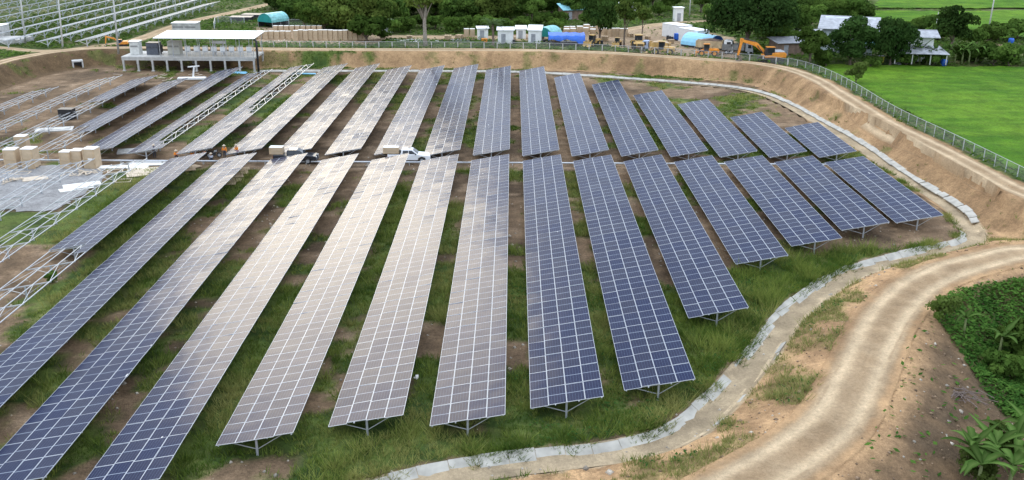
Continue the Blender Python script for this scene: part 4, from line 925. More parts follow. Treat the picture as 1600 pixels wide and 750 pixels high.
for i in range(13): dup(cA, on(885 + (i % 7)*10.5 + random.uniform(-2, 2), 53 - 4*(i // 7) + random.uniform(-1, 1)), random.uniform(-.2, .2), 'white topped pallet stack behind the blue tarp', 'pallet stacks behind the blue tarp', (1.3, 1.3, random.uniform(.5, .85)))
for i in range(6): dup(cA, on(945 + i*6.5, 57 + random.uniform(-.6, .6)), random.uniform(-.2, .2), 'tall crate beside the dark tree in the yard', 'crates by the dark tree', (.9, .9, .85))
# crates in the gravel yard, left of the field
for x, y, s, lab in ((22, 262, 1.25, 'left one of two crates on the gravel beside the leftmost rack'), (50, 262, 1.3, 'right one of two crates on the gravel, stacked on a lower box'), (107, 262, 1.1, 'left one of three crates on the gravel'), (125, 261, 1.15, 'middle one of three crates on the gravel'), (146, 262, 1.3, 'right one of three crates on the gravel, with paper label')):
    c = dup(cA, on(x, y, 0), random.uniform(-.08, .08), lab, 'crates on the gravel', (1.2*s, 1.2*s, .92*s))
    if 'paper' in lab: M1(lambda m: m.box(-.05, .3, -.56, -.55, 1.0, 1.15)).build('paper_label', M_WHITE, c)
dup(cA, on(36, 231, 0), .1, 'single crate standing beside the bare racks of the far block', 'crates on the gravel', (1.5, 1.4, .8))
# boards, frames and sheets lying about
brd = [M1(lambda m: m.box(-w/2, w/2, -d/2, d/2, 0, .06)).mesh('board', mt) for w, d, mt in ((2.4, 1.6, M_DEB), (3.0, 1.1, M_CTOP), (1.3, 1.1, M_CARD))]
def board(i, px, py, rz, label, group, tilt=0, sc=1):
    p = on(px, py, 0); o = put('packing_board', brd[i], None, p + Vector((0, 0, .07 + abs(tilt)*.8)), (tilt, 0, rz), sc); return tag(o, label, 'board', group)
for i, x, y, r_, s in ((1, 232, 257, .1, 1.5), (0, 225, 268, .2, 1.6), (1, 207, 262, -.1, 1.2), (0, 215, 274, .4, 1.0), (1, 180, 262, .1, 1.2), (1, 128, 290, .5, 1.3), (1, 120, 296, .6, 1.2), (0, 55, 280, .5, 1.1)): board(i, x, y, r_, 'pale packing board lying flat near the crates on the gravel', 'packing boards by the crates', 0, s)
for i, (x, y) in enumerate(((380, 265), (376, 271), (370, 277), (366, 283), (360, 288), (302, 262), (296, 266))): board(2, x, y, random.uniform(0, 1), 'brown cardboard sheet lying between two tables of the near block', 'cardboard sheets between the tables', random.uniform(-.05, .05), random.uniform(.9, 1.4))
def frame_thing(px, py, rz, w, d, label):
    t = thing('empty_pallet', label, 'pallet', on(px, py, 0) + Vector((0, 0, .06)), rz, 'empty pallet frames')
    for a, b in (((-w/2, -d/2, 0), (w/2, -d/2, 0)), ((-w/2, d/2, 0), (w/2, d/2, 0)), ((-w/2, -d/2, .0), (-w/2, d/2, .0)), ((w/2, -d/2, 0), (w/2, d/2, 0))): M1(lambda m: m.bar(a, b, .12, .08)).build('slat', M_DEB, t)
for x, y, r_ in ((193, 283, .2), (35, 271, .1), (18, 270, -.2), (180, 268, .4)): frame_thing(x, y, r_, 1.6, 1.3, 'empty wooden pallet frame lying on the ground by the crates')
def rubble(px, py, n, r0, label, mat=M_DEB, z=0, L=(0.6, 1.6), w=.14):
    t = thing('plank_heap', label, 'planks', on(px, py, z))
    for i in range(n):
        a = random.uniform(0, 3.14); l = random.uniform(*L); x, y = random.gauss(0, r0), random.gauss(0, r0*.6)
        M1(lambda m: m.bar((x - l/2*math.cos(a), y - l/2*math.sin(a), .05 + .03*i % .3), (x + l/2*math.cos(a), y + l/2*math.sin(a), .08 + .05*(i % 5)), w, .04)).build('plank', mat, t)
rubble(130, 272, 24, 1.0, 'heap of pale planks in front of the three crates'); rubble(22, 283, 14, .6, 'small heap of planks on the gravel'); rubble(715, 64, 14, 1.4, 'scattered boards in the yard behind the fence', M_GALV, 2.4, (1.5, 3.5)); rubble(652, 64, 16, 1.8, 'loose white metal sections lying behind the fence', M_WHITE, 2.4, (1.5, 4)); rubble(1500, 622, 40, .7, 'pile of dry dead branches at the foot of the brown slope', pm('dead_wood', (.16, .12, .10), .9, 0, .3, 4), -1, (.6, 1.9), .035)
# cable duct along the aisle between the blocks
cd = thing('cable_duct', 'long grey pipe along the aisle between the two blocks', 'pipe', (0, 112.75, 0))
for i in range(22): M1(lambda m: m.tube([(-66 + i*5, 0, .32), (-61.04 + i*5, 0, .32)], .11, 8)).build('pipe_length', M_GALV, cd, smooth=True)
for i in range(44): M1(lambda m: m.box(-.05, .05, -.2, .2, -.3, .22)).build('support', M_CONC, cd, (-65 + i*2.5, 0, 0))
bsm = M1(lambda m: (m.box(-2.4, 2.4, -1.2, 1.2, -.1, .04), m.box(-1.6, 2.0, -.6, .7, .04, .12))).mesh('white_sheet', pm('dusty_sheet', (.50, .49, .46), .7, 0, .25, 1.2, .4))
for px, py, lab in ((85, 203, 'white plastic sheet on the ground under the bare racks of the far block'), (215, 236, 'crumpled white sheet lying by the aisle pipe')): tag(put('plastic_sheet', bsm, None, on(px, py, 0) + Vector((0, 0, .1)), (0, 0, .3)), lab, 'sheet')
tb = thing('blue_sheet', 'bright blue plastic sheet on the ground below the platform', 'sheet', on(374, 114, 0)); M1(lambda m: (m.box(-1.2, 1.2, -.7, .7, 0, .18), m.box(-.3, 1.5, -1.1, .2, .02, .12))).build('sheet', M_SKYB, tb, bevel=.05)
tb = thing('blue_pipe', 'pale blue pipe lying beside the toe of the back embankment', 'pipe', on(468, 117, 0)); M1(lambda m: m.tube([(-3, 0, .2), (0, .1, .2), (3, 0, .2)], .16, 8)).build('pipe_length', M_SKYB, tb)
tb = thing('cable_drum_box', 'black box standing under the bare rack of the far block', 'box', on(106, 186, 0)); M1(lambda m: m.box(-1.0, 1.0, -.7, .7, 0, 1.5)).build('body', M_BLACK, tb, bevel=.05); M1(lambda m: m.box(-1.05, 1.05, -.75, .75, 1.5, 1.56)).build('lid', M_DARK, tb)
tb = thing('pile_hammer', 'white T shaped machine mast on the ground before the platform', 'machine', on(300, 124, 0), .1)
M1(lambda m: m.box(-2.4, 2.4, -.6, .6, .05, .35)).build('skid', M_WHITE, tb); M1(lambda m: m.bar((.2, 0, .3), (.6, 0, 2.3), .25, .25)).build('mast', M_WHITE, tb); M1(lambda m: m.bar((-.5, 0, 2.2), (1.5, 0, 2.35), .18, .18)).build('crossbar', M_WHITE, tb)

# ------------------------------------------------------------------ huts, tents, cabins, houses
def hut(name, label, cat, p, w, d, h, rz, wall, roofm, slope=.25, over=.25, door=True, wins=(), roof='shed', base=0):
    t = thing(name, label, cat, p, rz)
    M1(lambda m: m.box(-w/2, w/2, -d/2, d/2, base - .1, h)).build('wall', wall, t)
    if roof == 'shed':
        z0, z1 = h + .02, h + .02 + slope*d
        M1(lambda m: m.add([(-w/2-over, -d/2-over, z0), (w/2+over, -d/2-over, z0), (w/2+over, d/2+over, z1), (-w/2-over, d/2+over, z1)] + [(-w/2-over, -d/2-over, z0+.08), (w/2+over, -d/2-over, z0+.08), (w/2+over, d/2+over, z1+.08), (-w/2-over, d/2+over, z1+.08)], [(3,2,1,0),(4,5,6,7),(0,1,5,4),(1,2,6,5),(2,3,7,6),(3,0,4,7)])).build('roof', roofm, t)
        if slope: M1(lambda m: m.prism([(-d/2+.01, h), (d/2-.01, h), (d/2-.01, h + slope*d*.96)], -w/2+.01, w/2-.01, 'x')).build('gable_wall', wall, t)
    elif roof == 'gable':
        rh = slope*d/2; o = over
        rf = M1(lambda m: m.prism([(-d/2-o, h-.05), (0, h+rh), (d/2+o, h-.05), (d/2+o, h+.05), (0, h+rh+.1), (-d/2-o, h+.05)], -w/2-o, w/2+o, 'x')).build('roof', roofm, t)
        M1(lambda m: m.prism([(-d/2, h), (d/2, h), (0, h+rh-.06)], -w/2+.01, w/2-.01, 'x')).build('gable_wall', wall, t)
        M1(lambda m: [m.box(x-.02, x+.02, -d/2-o, d/2+o, 0, .001) for x in ()] or m.bar((-w/2-o, 0, h+rh+.1), (w/2+o, 0, h+rh+.1), .25, .06)).build('ridge', roofm, rf)
    if door:
        dr = M1(lambda m: m.box(-w*.28, -w*.28+.9, -d/2-.05, -d/2-.005, base, base + min(2.0, h*.85))).build('door', M_GREYR, t); M1(lambda m: m.box(-w*.28+.72, -w*.28+.8, -d/2-.09, -d/2-.05, base+.95, base+1.05)).build('handle', M_DARK, dr)
    for (x, z, ww, hh) in wins:
        wn_ = M1(lambda m: m.box(x-ww/2, x+ww/2, -d/2-.05, -d/2-.005, z, z+hh)).build('window', M_WHITE, t); M1(lambda m: m.box(x-ww/2+.06, x+ww/2-.06, -d/2-.06, -d/2-.05, z+.06, z+hh-.06)).build('pane', M_GLASS, wn_)
    return t
hut('hut', 'small white hut with sloping white roof before the dark wood', 'hut', on(606, 51), 2.2, 2.0, 2.2, .25, M_WHITE, M_WROOF, .25)
hut('hut', 'white hut half hidden by the coconut palm', 'hut', on(790, 67), 3.2, 2.6, 2.7, .0, M_WHITE, M_WROOF, .12)
hut('hut', 'white hut left of the coconut palm', 'hut', on(754, 61), 2.2, 2.0, 2.3, .1, M_WHITE, M_WROOF, .1)
hut('hut', 'small white hut between palm and pale teal tent', 'hut', on(814, 60), 2.0, 1.8, 2.0, 0, M_WHITE, M_WROOF, .3)
hut('hut', 'white hut with wide roof left of the blue tarp', 'hut', on(836, 67), 2.6, 2.8, 2.7, -.1, M_WHITE, M_WROOF, .25)
hut('site_cabin', 'white site cabin farther back beside the yard road', 'cabin', on(1057, 58), 3.2, 6.0, 2.7, .55, M_WHITE, M_WROOF, 0, .05, True, ((1.0, 1.2, .8, .8),))
hut('site_cabin', 'white site cabin behind the pale blue tent', 'cabin', on(1083, 66), 3.2, 6.0, 2.7, .55, M_WHITE, M_WROOF, 0, .05, True, ((.9, 1.2, .8, .8),))
hut('hut', 'small white box house among bushes behind the cabins', 'hut', on(1059, 33), 2.0, 1.8, 3.2, .2, M_WHITE, M_WROOF, .05)
def tent(label, p, r, L, rz, m_top, m_end, base=.6):
    t = thing('arched_tent', label, 'tent', p, rz); n = 10
    arc = [(r*math.cos(math.pi*i/n), base + r*.85*math.sin(math.pi*i/n)) for i in range(n+1)]
    inn = [(x*.96, base + (z-base)*.96) for x, z in arc[::-1]]
    M1(lambda m: m.prism(arc + inn, -L/2, L/2, 'y')).build('cover', m_top, t)
    M1(lambda m: m.prism(arc, -L/2+.05, -L/2+.09, 'y')).build('end_panel', m_end, t)
    for x in (-r*.97, r*.97):
        for y in (-L/2+.1, 0, L/2-.1): M1(lambda m: m.tube([(x, y, -.2), (x, y, base+.1)], .05, 6)).build('leg', M_GALV, t)
    M1(lambda m: (m.box(-r*.96, -r*.93, -L/2+.1, L/2, 0, base), m.box(r*.93, r*.96, -L/2+.1, L/2, 0, base))).build('side_sheet', M_DARK, t)
    return t
tent('teal arched tent beside the dark stacks at the upper left', on(428, 41), 2.3, 5.5, -.55, M_LTEAL, M_TEAL, 1.2)
tent('pale teal arched tent with dark teal end behind the blue tarp', on(856, 63), 2.3, 4.5, -.55, M_LTEAL, M_TEAL, 1.0)
tent('pale blue arched tent with deep blue end before the white cabins', on(1097, 73), 2.6, 7.0, .75, M_SKYB, M_BLUE, .4)
# blue tarpaulin shelter
bt = thing('tarp_shelter', 'bright blue tarpaulin shelter behind the fence', 'shelter', on(884, 71))
n_, m_ = 13, 6; Vt = [(-3.6 + 7.4*i/(n_-1), -1.6 + 3.4*j/(m_-1), 2.15 + .35*j/(m_-1) - .18*math.sin(math.pi*i/(n_-1)*4)**2 + random.uniform(-.04, .04)) for j in range(m_) for i in range(n_)]
Vf = [(-3.6 + 7.4*i/(n_-1), -1.68 - .12*math.sin(i*1.9), 1.25 + .2*math.sin(i*1.3) - (1.0 if i > n_-4 else 0)*.8) for i in range(n_)]
M1(lambda m: m.add(Vt + Vf, [(j*n_+i, j*n_+i+1, (j+1)*n_+i+1, (j+1)*n_+i) for j in range(m_-1) for i in range(n_-1)] + [(n_*m_+i, n_*m_+i+1, i+1, i) for i in range(n_-1)])).build('tarpaulin', M_BLUE, bt, smooth=True)
for x in (-3.5, 0, 3.6):
    for y in (-1.5, 1.7): M1(lambda m: m.tube([(x, y, -.2), (x, y, 2.2 + .1*(y > 0))], .06, 6)).build('pole', M_DARK, bt)
M1(lambda m: (m.box(-3.2, 3.2, -.8, 1.2, .0, .75),)).build('stored_goods', M_DARK, bt)
# dark stacks under sheets, upper left
for x, y, w, lab in ((378, 33, 5, 'left dark sheeted stack beside the teal tent'), (398, 29, 5.5, 'dark sheeted stack touching the teal tent'), (452, 18, 5, 'dark sheeted stack by the wire fence')):
    t = thing('sheeted_stack', lab, 'stack', on(x, y), random.uniform(-.2, .2)); M1(lambda m: m.box(-w/2, w/2, -1.6, 1.6, 0, 1.0)).build('goods', M_DARK, t, bevel=.1); M1(lambda m: m.box(-w/2-.15, w/2+.15, -1.75, 1.75, .95, 1.12)).build('cover', pm('dark_sheet', (.06, .065, .075), .5, 0, .3, 2, .4), t, bevel=.05)
# village houses
h1 = hut('house', 'two storey house with grey roof behind the round dark tree', 'house', on(1322, 82, 1.9), 9.5, 6.5, 4.8, -.35, pm('pale_blue_wall', (.55, .62, .64), .8, 0, .15, .8), M_GREYR, .26, .9, True, ((-2.6, 2.9, 1.0, 1.1), (.4, 2.9, 1.0, 1.1), (3.0, 2.9, 1.0, 1.1)))
M1(lambda m: m.add([(3.4, -6.6, 2.5), (8.6, -6.2, 2.5), (8.2, -2.6, 3.3), (3.4, -3.2, 3.3), (3.4, -6.6, 2.58), (8.6, -6.2, 2.58), (8.2, -2.6, 3.38), (3.4, -3.2, 3.38)], [(3,2,1,0),(4,5,6,7),(0,1,5,4),(1,2,6,5),(2,3,7,6),(3,0,4,7)])).build('porch_roof', M_AQUA, h1)
for x in (3.7, 8.2): M1(lambda m: m.box(x-.08, x+.08, -6.3, -6.14, 0, 2.5)).build('porch_post', M_CONC, h1)
h2 = hut('house', 'low white house with two grey roofs beside the banana plants', 'house', on(1428, 92, 1.9), 5.0, 4.6, 4.4, -.15, M_WHITE, M_GREYR, .42, .9, False, ((-1.2, 3.0, .5, .9), (-.4, 3.0, .5, .9)), 'gable')
M1(lambda m: m.add([(-5.0, -5.6, 1.7), (4.8, -5.6, 1.7), (3.6, -2.35, 2.8), (-3.6, -2.35, 2.8), (-5.0, -5.6, 1.78), (4.8, -5.6, 1.78), (3.6, -2.35, 2.88), (-3.6, -2.35, 2.88)], [(3,2,1,0),(4,5,6,7),(0,1,5,4),(1,2,6,5),(2,3,7,6),(3,0,4,7)])).build('lower_roof', M_GREYR, h2)
for x in (-4.6, -1.6, 1.6, 4.4): M1(lambda m: m.box(x-.08, x+.08, -5.3, -5.14, -.2, 1.7)).build('porch_post', M_CONC, h2)
hut('shed', 'low shed with grey roof sheets between excavator and bushy tree', 'shed', on(1228, 84), 5.5, 4.0, 2.3, .2, M_BRNR, M_GREYR, .15, .4)
hut('shed', 'brown roofed shed in the thicket left of the house', 'shed', on(1240, 52), 4.5, 4.0, 2.3, -.3, M_CONC, M_BRNR, .3, .4)
hut('shed', 'flat pale roof shed behind the bushy corner tree', 'shed', on(1283, 66), 6.0, 3.0, 2.2, 0, M_CONC, M_GREYR, .08, .3)
hut('shed', 'shed under aqua blue sheets in the growth above the blue tarp', 'shed', on(893, 30), 5.5, 4.0, 2.4, .3, M_BRNR, M_AQUA, .3, .4)
hut('shed', 'small shed with pale roof deep in the growth', 'shed', on(980, 22), 4.0, 3.0, 2.2, .1, M_CONC, M_WROOF, .2, .3)
for px, py, lab in ((1474, 103, 'bright blue barrel at the edge of the rice field'), (1579, 69, 'bright blue barrel beside the far lane')):
    t = thing('barrel', lab, 'barrel', on(px, py, 1.8)); M1(lambda m: m.tube([(0, 0, 0), (0, 0, .2), (0, 0, 1.0), (0, 0, 1.2)], [.5, .6, .6, .5], 10)).build('body', M_BLUE, t, smooth=True); M1(lambda m: m.tube([(0, 0, 1.2), (0, 0, 1.26)], [.42, .4], 10)).build('lid', M_BLUE, t)
t = thing('waste_bin', 'yellow bin beneath the dark tree by the rice field', 'bin', on(1376, 97, 1.8)); M1(lambda m: m.prism([(-.4, 0), (.4, 0), (.5, 1.1), (-.5, 1.1)], -.4, .4, 'y')).build('body', pm('yellow_plastic', (.55, .48, .05), .5, 0, .1, 2), t, bevel=.04); M1(lambda m: m.box(-.55, .55, -.45, .45, 1.1, 1.18)).build('lid', M_DARK, t)

# ------------------------------------------------------------------ vehicles and machines
def wheel_mesh(r, w):
    m = MB(); prof = [(r*.62, -w/2), (r*.93, -w/2), (r, -w*.32), (r, w*.32), (r*.93, w/2), (r*.62, w/2)]; n = 18
    vs = [(a*math.cos(2*math.pi*k/n), b, a*math.sin(2*math.pi*k/n)) for k in range(n) for a, b in prof]; q = len(prof)
    m.add(vs, [(k*q+i, ((k+1) % n)*q+i, ((k+1) % n)*q+(i+1) % q, k*q+(i+1) % q) for k in range(n) for i in range(q)]); return m.mesh('tyre', M_RUBBER, True)
def rim_mesh(r, w, mat):
    m = MB(); m.tube([(0, -w*.36, 0), (0, w*.36, 0)], r*.64, 14); m.tube([(0, -w*.42, 0), (0, w*.42, 0)], r*.18, 8); return m.mesh('rim', mat)
WM = {}
def wheel(parent, x, y, r, w, mat=M_GALV):
    k = (r, w, mat.name)
    if k not in WM: WM[k] = (wheel_mesh(r, w), rim_mesh(r, w, mat))
    t = put('wheel', WM[k][0], parent, (x, y, r)); put('rim', WM[k][1], t); return t
def pickup(label, p, rz, paint):
    t = thing('pickup_truck', label, 'pickup truck', p, rz); W = .86
    low = [(-2.6, .45), (-2.05, .45), (-1.95, .72), (-1.55, .86), (-1.15, .72), (-1.05, .42), (1.05, .42), (1.15, .72), (1.55, .86), (1.95, .72), (2.05, .45), (2.55, .48), (2.62, .75), (2.52, .98), (1.25, 1.12), (1.1, 1.13), (-2.6, 1.12)]
    M1(lambda m: m.prism(low, -W, W, 'y')).build('body', paint, t, bevel=.05)
    cabp = [(1.15, 1.12), (.45, 1.66), (.25, 1.72), (-.75, 1.72), (-.92, 1.6), (-1.0, 1.12)]
    m = MB(); n = len(cabp); vs = [(x, -W + .06 + (z-1.12)*.22, z) for x, z in cabp] + [(x, W - .06 - (z-1.12)*.22, z) for x, z in cabp]
    m.add(vs, [(i, (i+1) % n, n+(i+1) % n, n+i) for i in range(n)] + [tuple(range(n))[::-1], tuple(range(n, 2*n))]); cb = m.build('cab', paint, t, bevel=.05)
    M1(lambda m: m.add([(1.08, -.62, 1.2), (1.08, .62, 1.2), (.5, .55, 1.645), (.5, -.55, 1.645)], [(0, 1, 2, 3)])).build('windscreen', M_GLASS, cb, (.02, 0, .02))
    for sg in (-1, 1):
        for a, b, c, d in ((.85, -.02, .38, .0), (-.08, -.78, -.08, -.7)):
            M1(lambda m: m.add([(a, sg*(W-.05), 1.2), (b, sg*(W-.05), 1.2), (d, sg*(W-.145), 1.6), (c, sg*(W-.145), 1.6)], [(0, 1, 2, 3)])).build('window', M_GLASS, cb)
        M1(lambda m: m.box(2.5, 2.62, sg*.62-.18, sg*.62+.18, .74, .92)).build('headlight', M_GALV, t); M1(lambda m: m.box(-2.63, -2.58, sg*.7-.1, sg*.7+.1, .7, 1.0)).build('tail_light', pm('red_lamp', (.35, .02, .02), .3), t)
        M1(lambda m: m.box(.75, .9, sg*(W+.12)-.1, sg*(W+.12)+.1, 1.15, 1.3)).build('mirror', M_BLACK, t)
        for x in (-1.55, 1.55): wheel(t, x, sg*(W - .1), .38, .24)
    M1(lambda m: m.box(-2.5, -1.08, -W+.1, W-.1, 1.12, 1.13)).build('bed_liner', M_DARK, t)
    M1(lambda m: (m.box(2.55, 2.68, -.84, .84, .42, .6), m.box(-2.7, -2.58, -.84, .84, .45, .6))).build('bumper', M_DARK, t); return t
PTZ = tz(-13, 110)
pickup('white pickup truck parked in the aisle with a crate in its bed', on(640, 253, 0), 0.03, pm('white_car_paint', (.80, .80, .80), .25, 0, .03, 1))
c = dup(cA, on(612, 253, 0) + Vector((0, 0, 1.15)), 0, 'long wooden box standing in the bed of the white pickup', 'boxes on pickups', (2.0, 1.0, .38))
pickup('dark pickup truck partly hidden behind a table in the aisle', on(463, 254, 0), 0.03, pm('dark_car_paint', (.03, .033, .04), .25, 0, .05, 1))
dup(cA, on(434, 254, 0) + Vector((0, 0, 1.15)), 0, 'pair of wooden boxes loaded in the bed of the dark pickup', 'boxes on pickups', (1.7, 1.1, .42))

def excavator(label, p, rz, paint, s=1.0, cabm=M_BLACK, pose=((1.0, 0, 1.75), (2.9, 0, 3.35), (5.6, 0, 4.05), (6.05, 0, 1.35))):
    t = thing('excavator', label, 'excavator', p, rz); t.scale = (s,)*3
    tr = [(-2.0, .12), (-1.75, 0), (1.75, 0), (2.0, .12), (2.15, .45), (2.0, .75), (1.75, .88), (-1.75, .88), (-2.0, .75), (-2.15, .45)]
    for sg in (-1, 1):
        k = M1(lambda m: m.prism(tr, sg*1.2-.3, sg*1.2+.3, 'y')).build('track', M_RUBBER, t, bevel=.03)
        M1(lambda m: [m.box(-1.9+.3*i, -1.78+.3*i, sg*1.2-.32, sg*1.2+.32, .885, .925) for i in range(13)]).build('track_shoes', pm('worn_steel', (.18, .15, .12), .6, .3, .3, 3), k)
        M1(lambda m: [m.tube([(x, sg*1.2-.31, .42), (x, sg*1.2+.31, .42)], .3, 10) for x in (-1.7, 1.7)]).build('sprocket', M_DARK, k)
    M1(lambda m: (m.box(-1.0, 1.0, -.9, .9, .45, .85), m.tube([(0, 0, .85), (0, 0, 1.08)], .65, 14))).build('undercarriage', M_DARK, t)
    M1(lambda m: m.prism([(-2.5, 1.1), (1.4, 1.1), (1.4, 1.45), (.2, 1.55), (.1, 2.0), (-2.2, 2.05), (-2.55, 1.8)], -1.35, 1.35, 'y')).build('house', paint, t, bevel=.08)
    M1(lambda m: m.box(-2.2, -.4, -1.2, 1.2, 2.05, 2.25)).build('engine_cover', M_GALV if s > .8 else paint, t, bevel=.06)
    cb = M1(lambda m: m.prism([(-.35, 1.5), (1.3, 1.5), (1.45, 1.9), (1.15, 2.95), (-.3, 2.95)], .35, 1.3, 'y')).build('cab', cabm, t, bevel=.06)
    M1(lambda m: m.box(-.2, 1.0, 1.3, 1.315, 1.95, 2.8)).build('window', M_GLASS, cb); M1(lambda m: m.box(-.38, 1.2, .33, 1.33, 2.95, 3.02)).build('cab_roof', paint, cb)
    A, B, Cc, D = map(Vector, pose)
    def plate(pts_, w): return M1(lambda m: m.prism(pts_, -w, w, 'y'))
    def limb(a, b, wa, wb, w):
        d = (b - a).normalized(); n = Vector((-d.z, 0, d.x)); q = [a + n*wa, b + n*wb, b - n*wb, a - n*wa]; return plate([(v.x, v.z) for v in q], w)
    bm = limb(A, B, .28, .36, .2); d2 = limb(B, Cc, .36, .2, .19); bm.v += d2.v; o = 8; bm.f += [tuple(i + o for i in f) for f in d2.f]; bm.m += d2.m
    bo = bm.build('boom', paint, t, bevel=.03)
    st_ = limb(Cc + (Cc - D)*.14, D, .3, .15, .16).build('stick', paint, t, bevel=.03)
    M1(lambda m: m.tube([A + Vector((.5, .32, -.05)), A.lerp(B, .9) + Vector((0, .32, 0))], [.1, .06], 8)).build('hydraulic_cylinder', M_DARK, bo)
    M1(lambda m: m.tube([B + Vector((.1, 0, .45)), Cc + (Cc - D)*.14 + Vector((0, 0, .1))], [.11, .06], 8)).build('hydraulic_cylinder', M_DARK, bo)
    M1(lambda m: m.tube([Cc + Vector((.3, 0, -.2)), D + Vector((.28, 0, .5))], [.09, .06], 8)).build('hydraulic_cylinder', M_DARK, st_)
    x, z = D.x, D.z
    bk_ = M1(lambda m: m.prism([(x+.15, z+.1), (x-.35, z-.1), (x-.75, z-.75), (x-.35, z-1.2), (x+.35, z-1.15), (x+.3, z-.95), (x-.2, z-.9), (x-.3, z-.7), (x+.05, z-.2)], -.55, .55, 'y')).build('bucket', pm('worn_steel', (.18, .15, .12)), t)
    M1(lambda m: [m.box(x+.3, x+.55, -.5+.3*i, -.38+.3*i, z-1.16, z-1.06) for i in range(4)]).build('teeth', M_GALV, bk_); return t
ex = excavator('large orange excavator with raised arm on the embankment corner', on(1203, 98), math.pi + .05, M_ORANGE)
excavator('small orange excavator with blue cab beside the platform', on(191, 73), math.pi + .2, M_ORANGE, .5, pm('blue_cab', (.03, .10, .20), .4))

def loader(label, p, rz, paint, s=1.0, lift=.3, name='wheel_loader', cabm=M_DARK):
    t = thing(name, label, 'loader', p, rz); t.scale = (s,)*3
    M1(lambda m: m.prism([(-3.3, .9), (-.6, .8), (-.6, 2.0), (-3.1, 1.9), (-3.4, 1.6)], -.85, .85, 'y')).build('engine_hood', paint, t, bevel=.07)
    M1(lambda m: [m.box(-3.42, -3.36, -.6, .6, 1.1 + .12*i, 1.16 + .12*i) for i in range(5)]).build('grille', M_DARK, t)
    M1(lambda m: m.box(-.6, 1.7, -.55, .55, .7, 1.25)).build('front_frame', paint, t, bevel=.05)
    cb = M1(lambda m: (m.box(-.75, .65, -.75, .75, 1.3, 1.9), *[m.box(x-.06, x+.06, y-.06, y+.06, 1.9, 3.05) for x in (-.68, .58) for y in (-.68, .68)])).build('cab', cabm, t)
    M1(lambda m: m.box(-.85, .8, -.85, .85, 3.05, 3.2)).build('cab_roof', paint, cb, bevel=.04); M1(lambda m: m.box(-.66, .56, -.66, .66, 1.9, 3.05)).build('window', M_GLASS, cb)
    for sg in (-1, 1):
        M1(lambda m: m.bar((.5, sg*.5, 1.7), (2.6, sg*.5, .6 + lift), .16, .34)).build('lift_arm', paint, t)
        M1(lambda m: m.tube([(.3, sg*.3, 1.0), (1.7, sg*.3, 1.0 + lift)], [.09, .06], 8)).build('hydraulic_cylinder', M_DARK, t)
        for x in (-2.1, 1.3): wheel(t, x, sg*1.0, .78, .5, paint)
        M1(lambda m: m.prism([(-2.9, 1.55), (-2.7, 1.72), (-1.5, 1.72), (-1.2, 1.5), (-1.25, 1.45), (-2.85, 1.48)], sg*1.0-.28, sg*1.0+.28, 'y')).build('mudguard', paint, t)
    z = .25 + lift
    M1(lambda m: m.prism([(2.5, z+1.1), (2.6, z-.05), (2.9, z-.25), (3.75, z-.25), (3.75, z-.18), (2.95, z-.12), (2.72, z+.1), (2.65, z+1.1)], -1.35, 1.35, 'y')).build('bucket', paint, t)
    M1(lambda m: m.tube([(-1.6, .5, 1.9), (-1.6, .5, 2.7)], .07, 8)).build('exhaust', M_DARK, t); return t
loader('yellow wheel loader facing the fence in the yard', on(997, 77), -math.pi/2 + math.pi, M_YELLOW, .92)
loader('brown and orange loader with dark cab beside the fence bend', on(1033, 85), math.pi - .25, M_YELLOW, .8, .35)
loader('small yellow loader in front of the dump truck', on(1103, 87), math.pi - .1, M_ORANGE, .72, .1)
loader('old yellow loader beside the dark tree trunk', on(925, 72), -2.2, M_YELLOW, .72, .2)
loader('small yellow machine left of the slender tree', on(964, 72), -1.9, M_YELLOW, .55, .2)
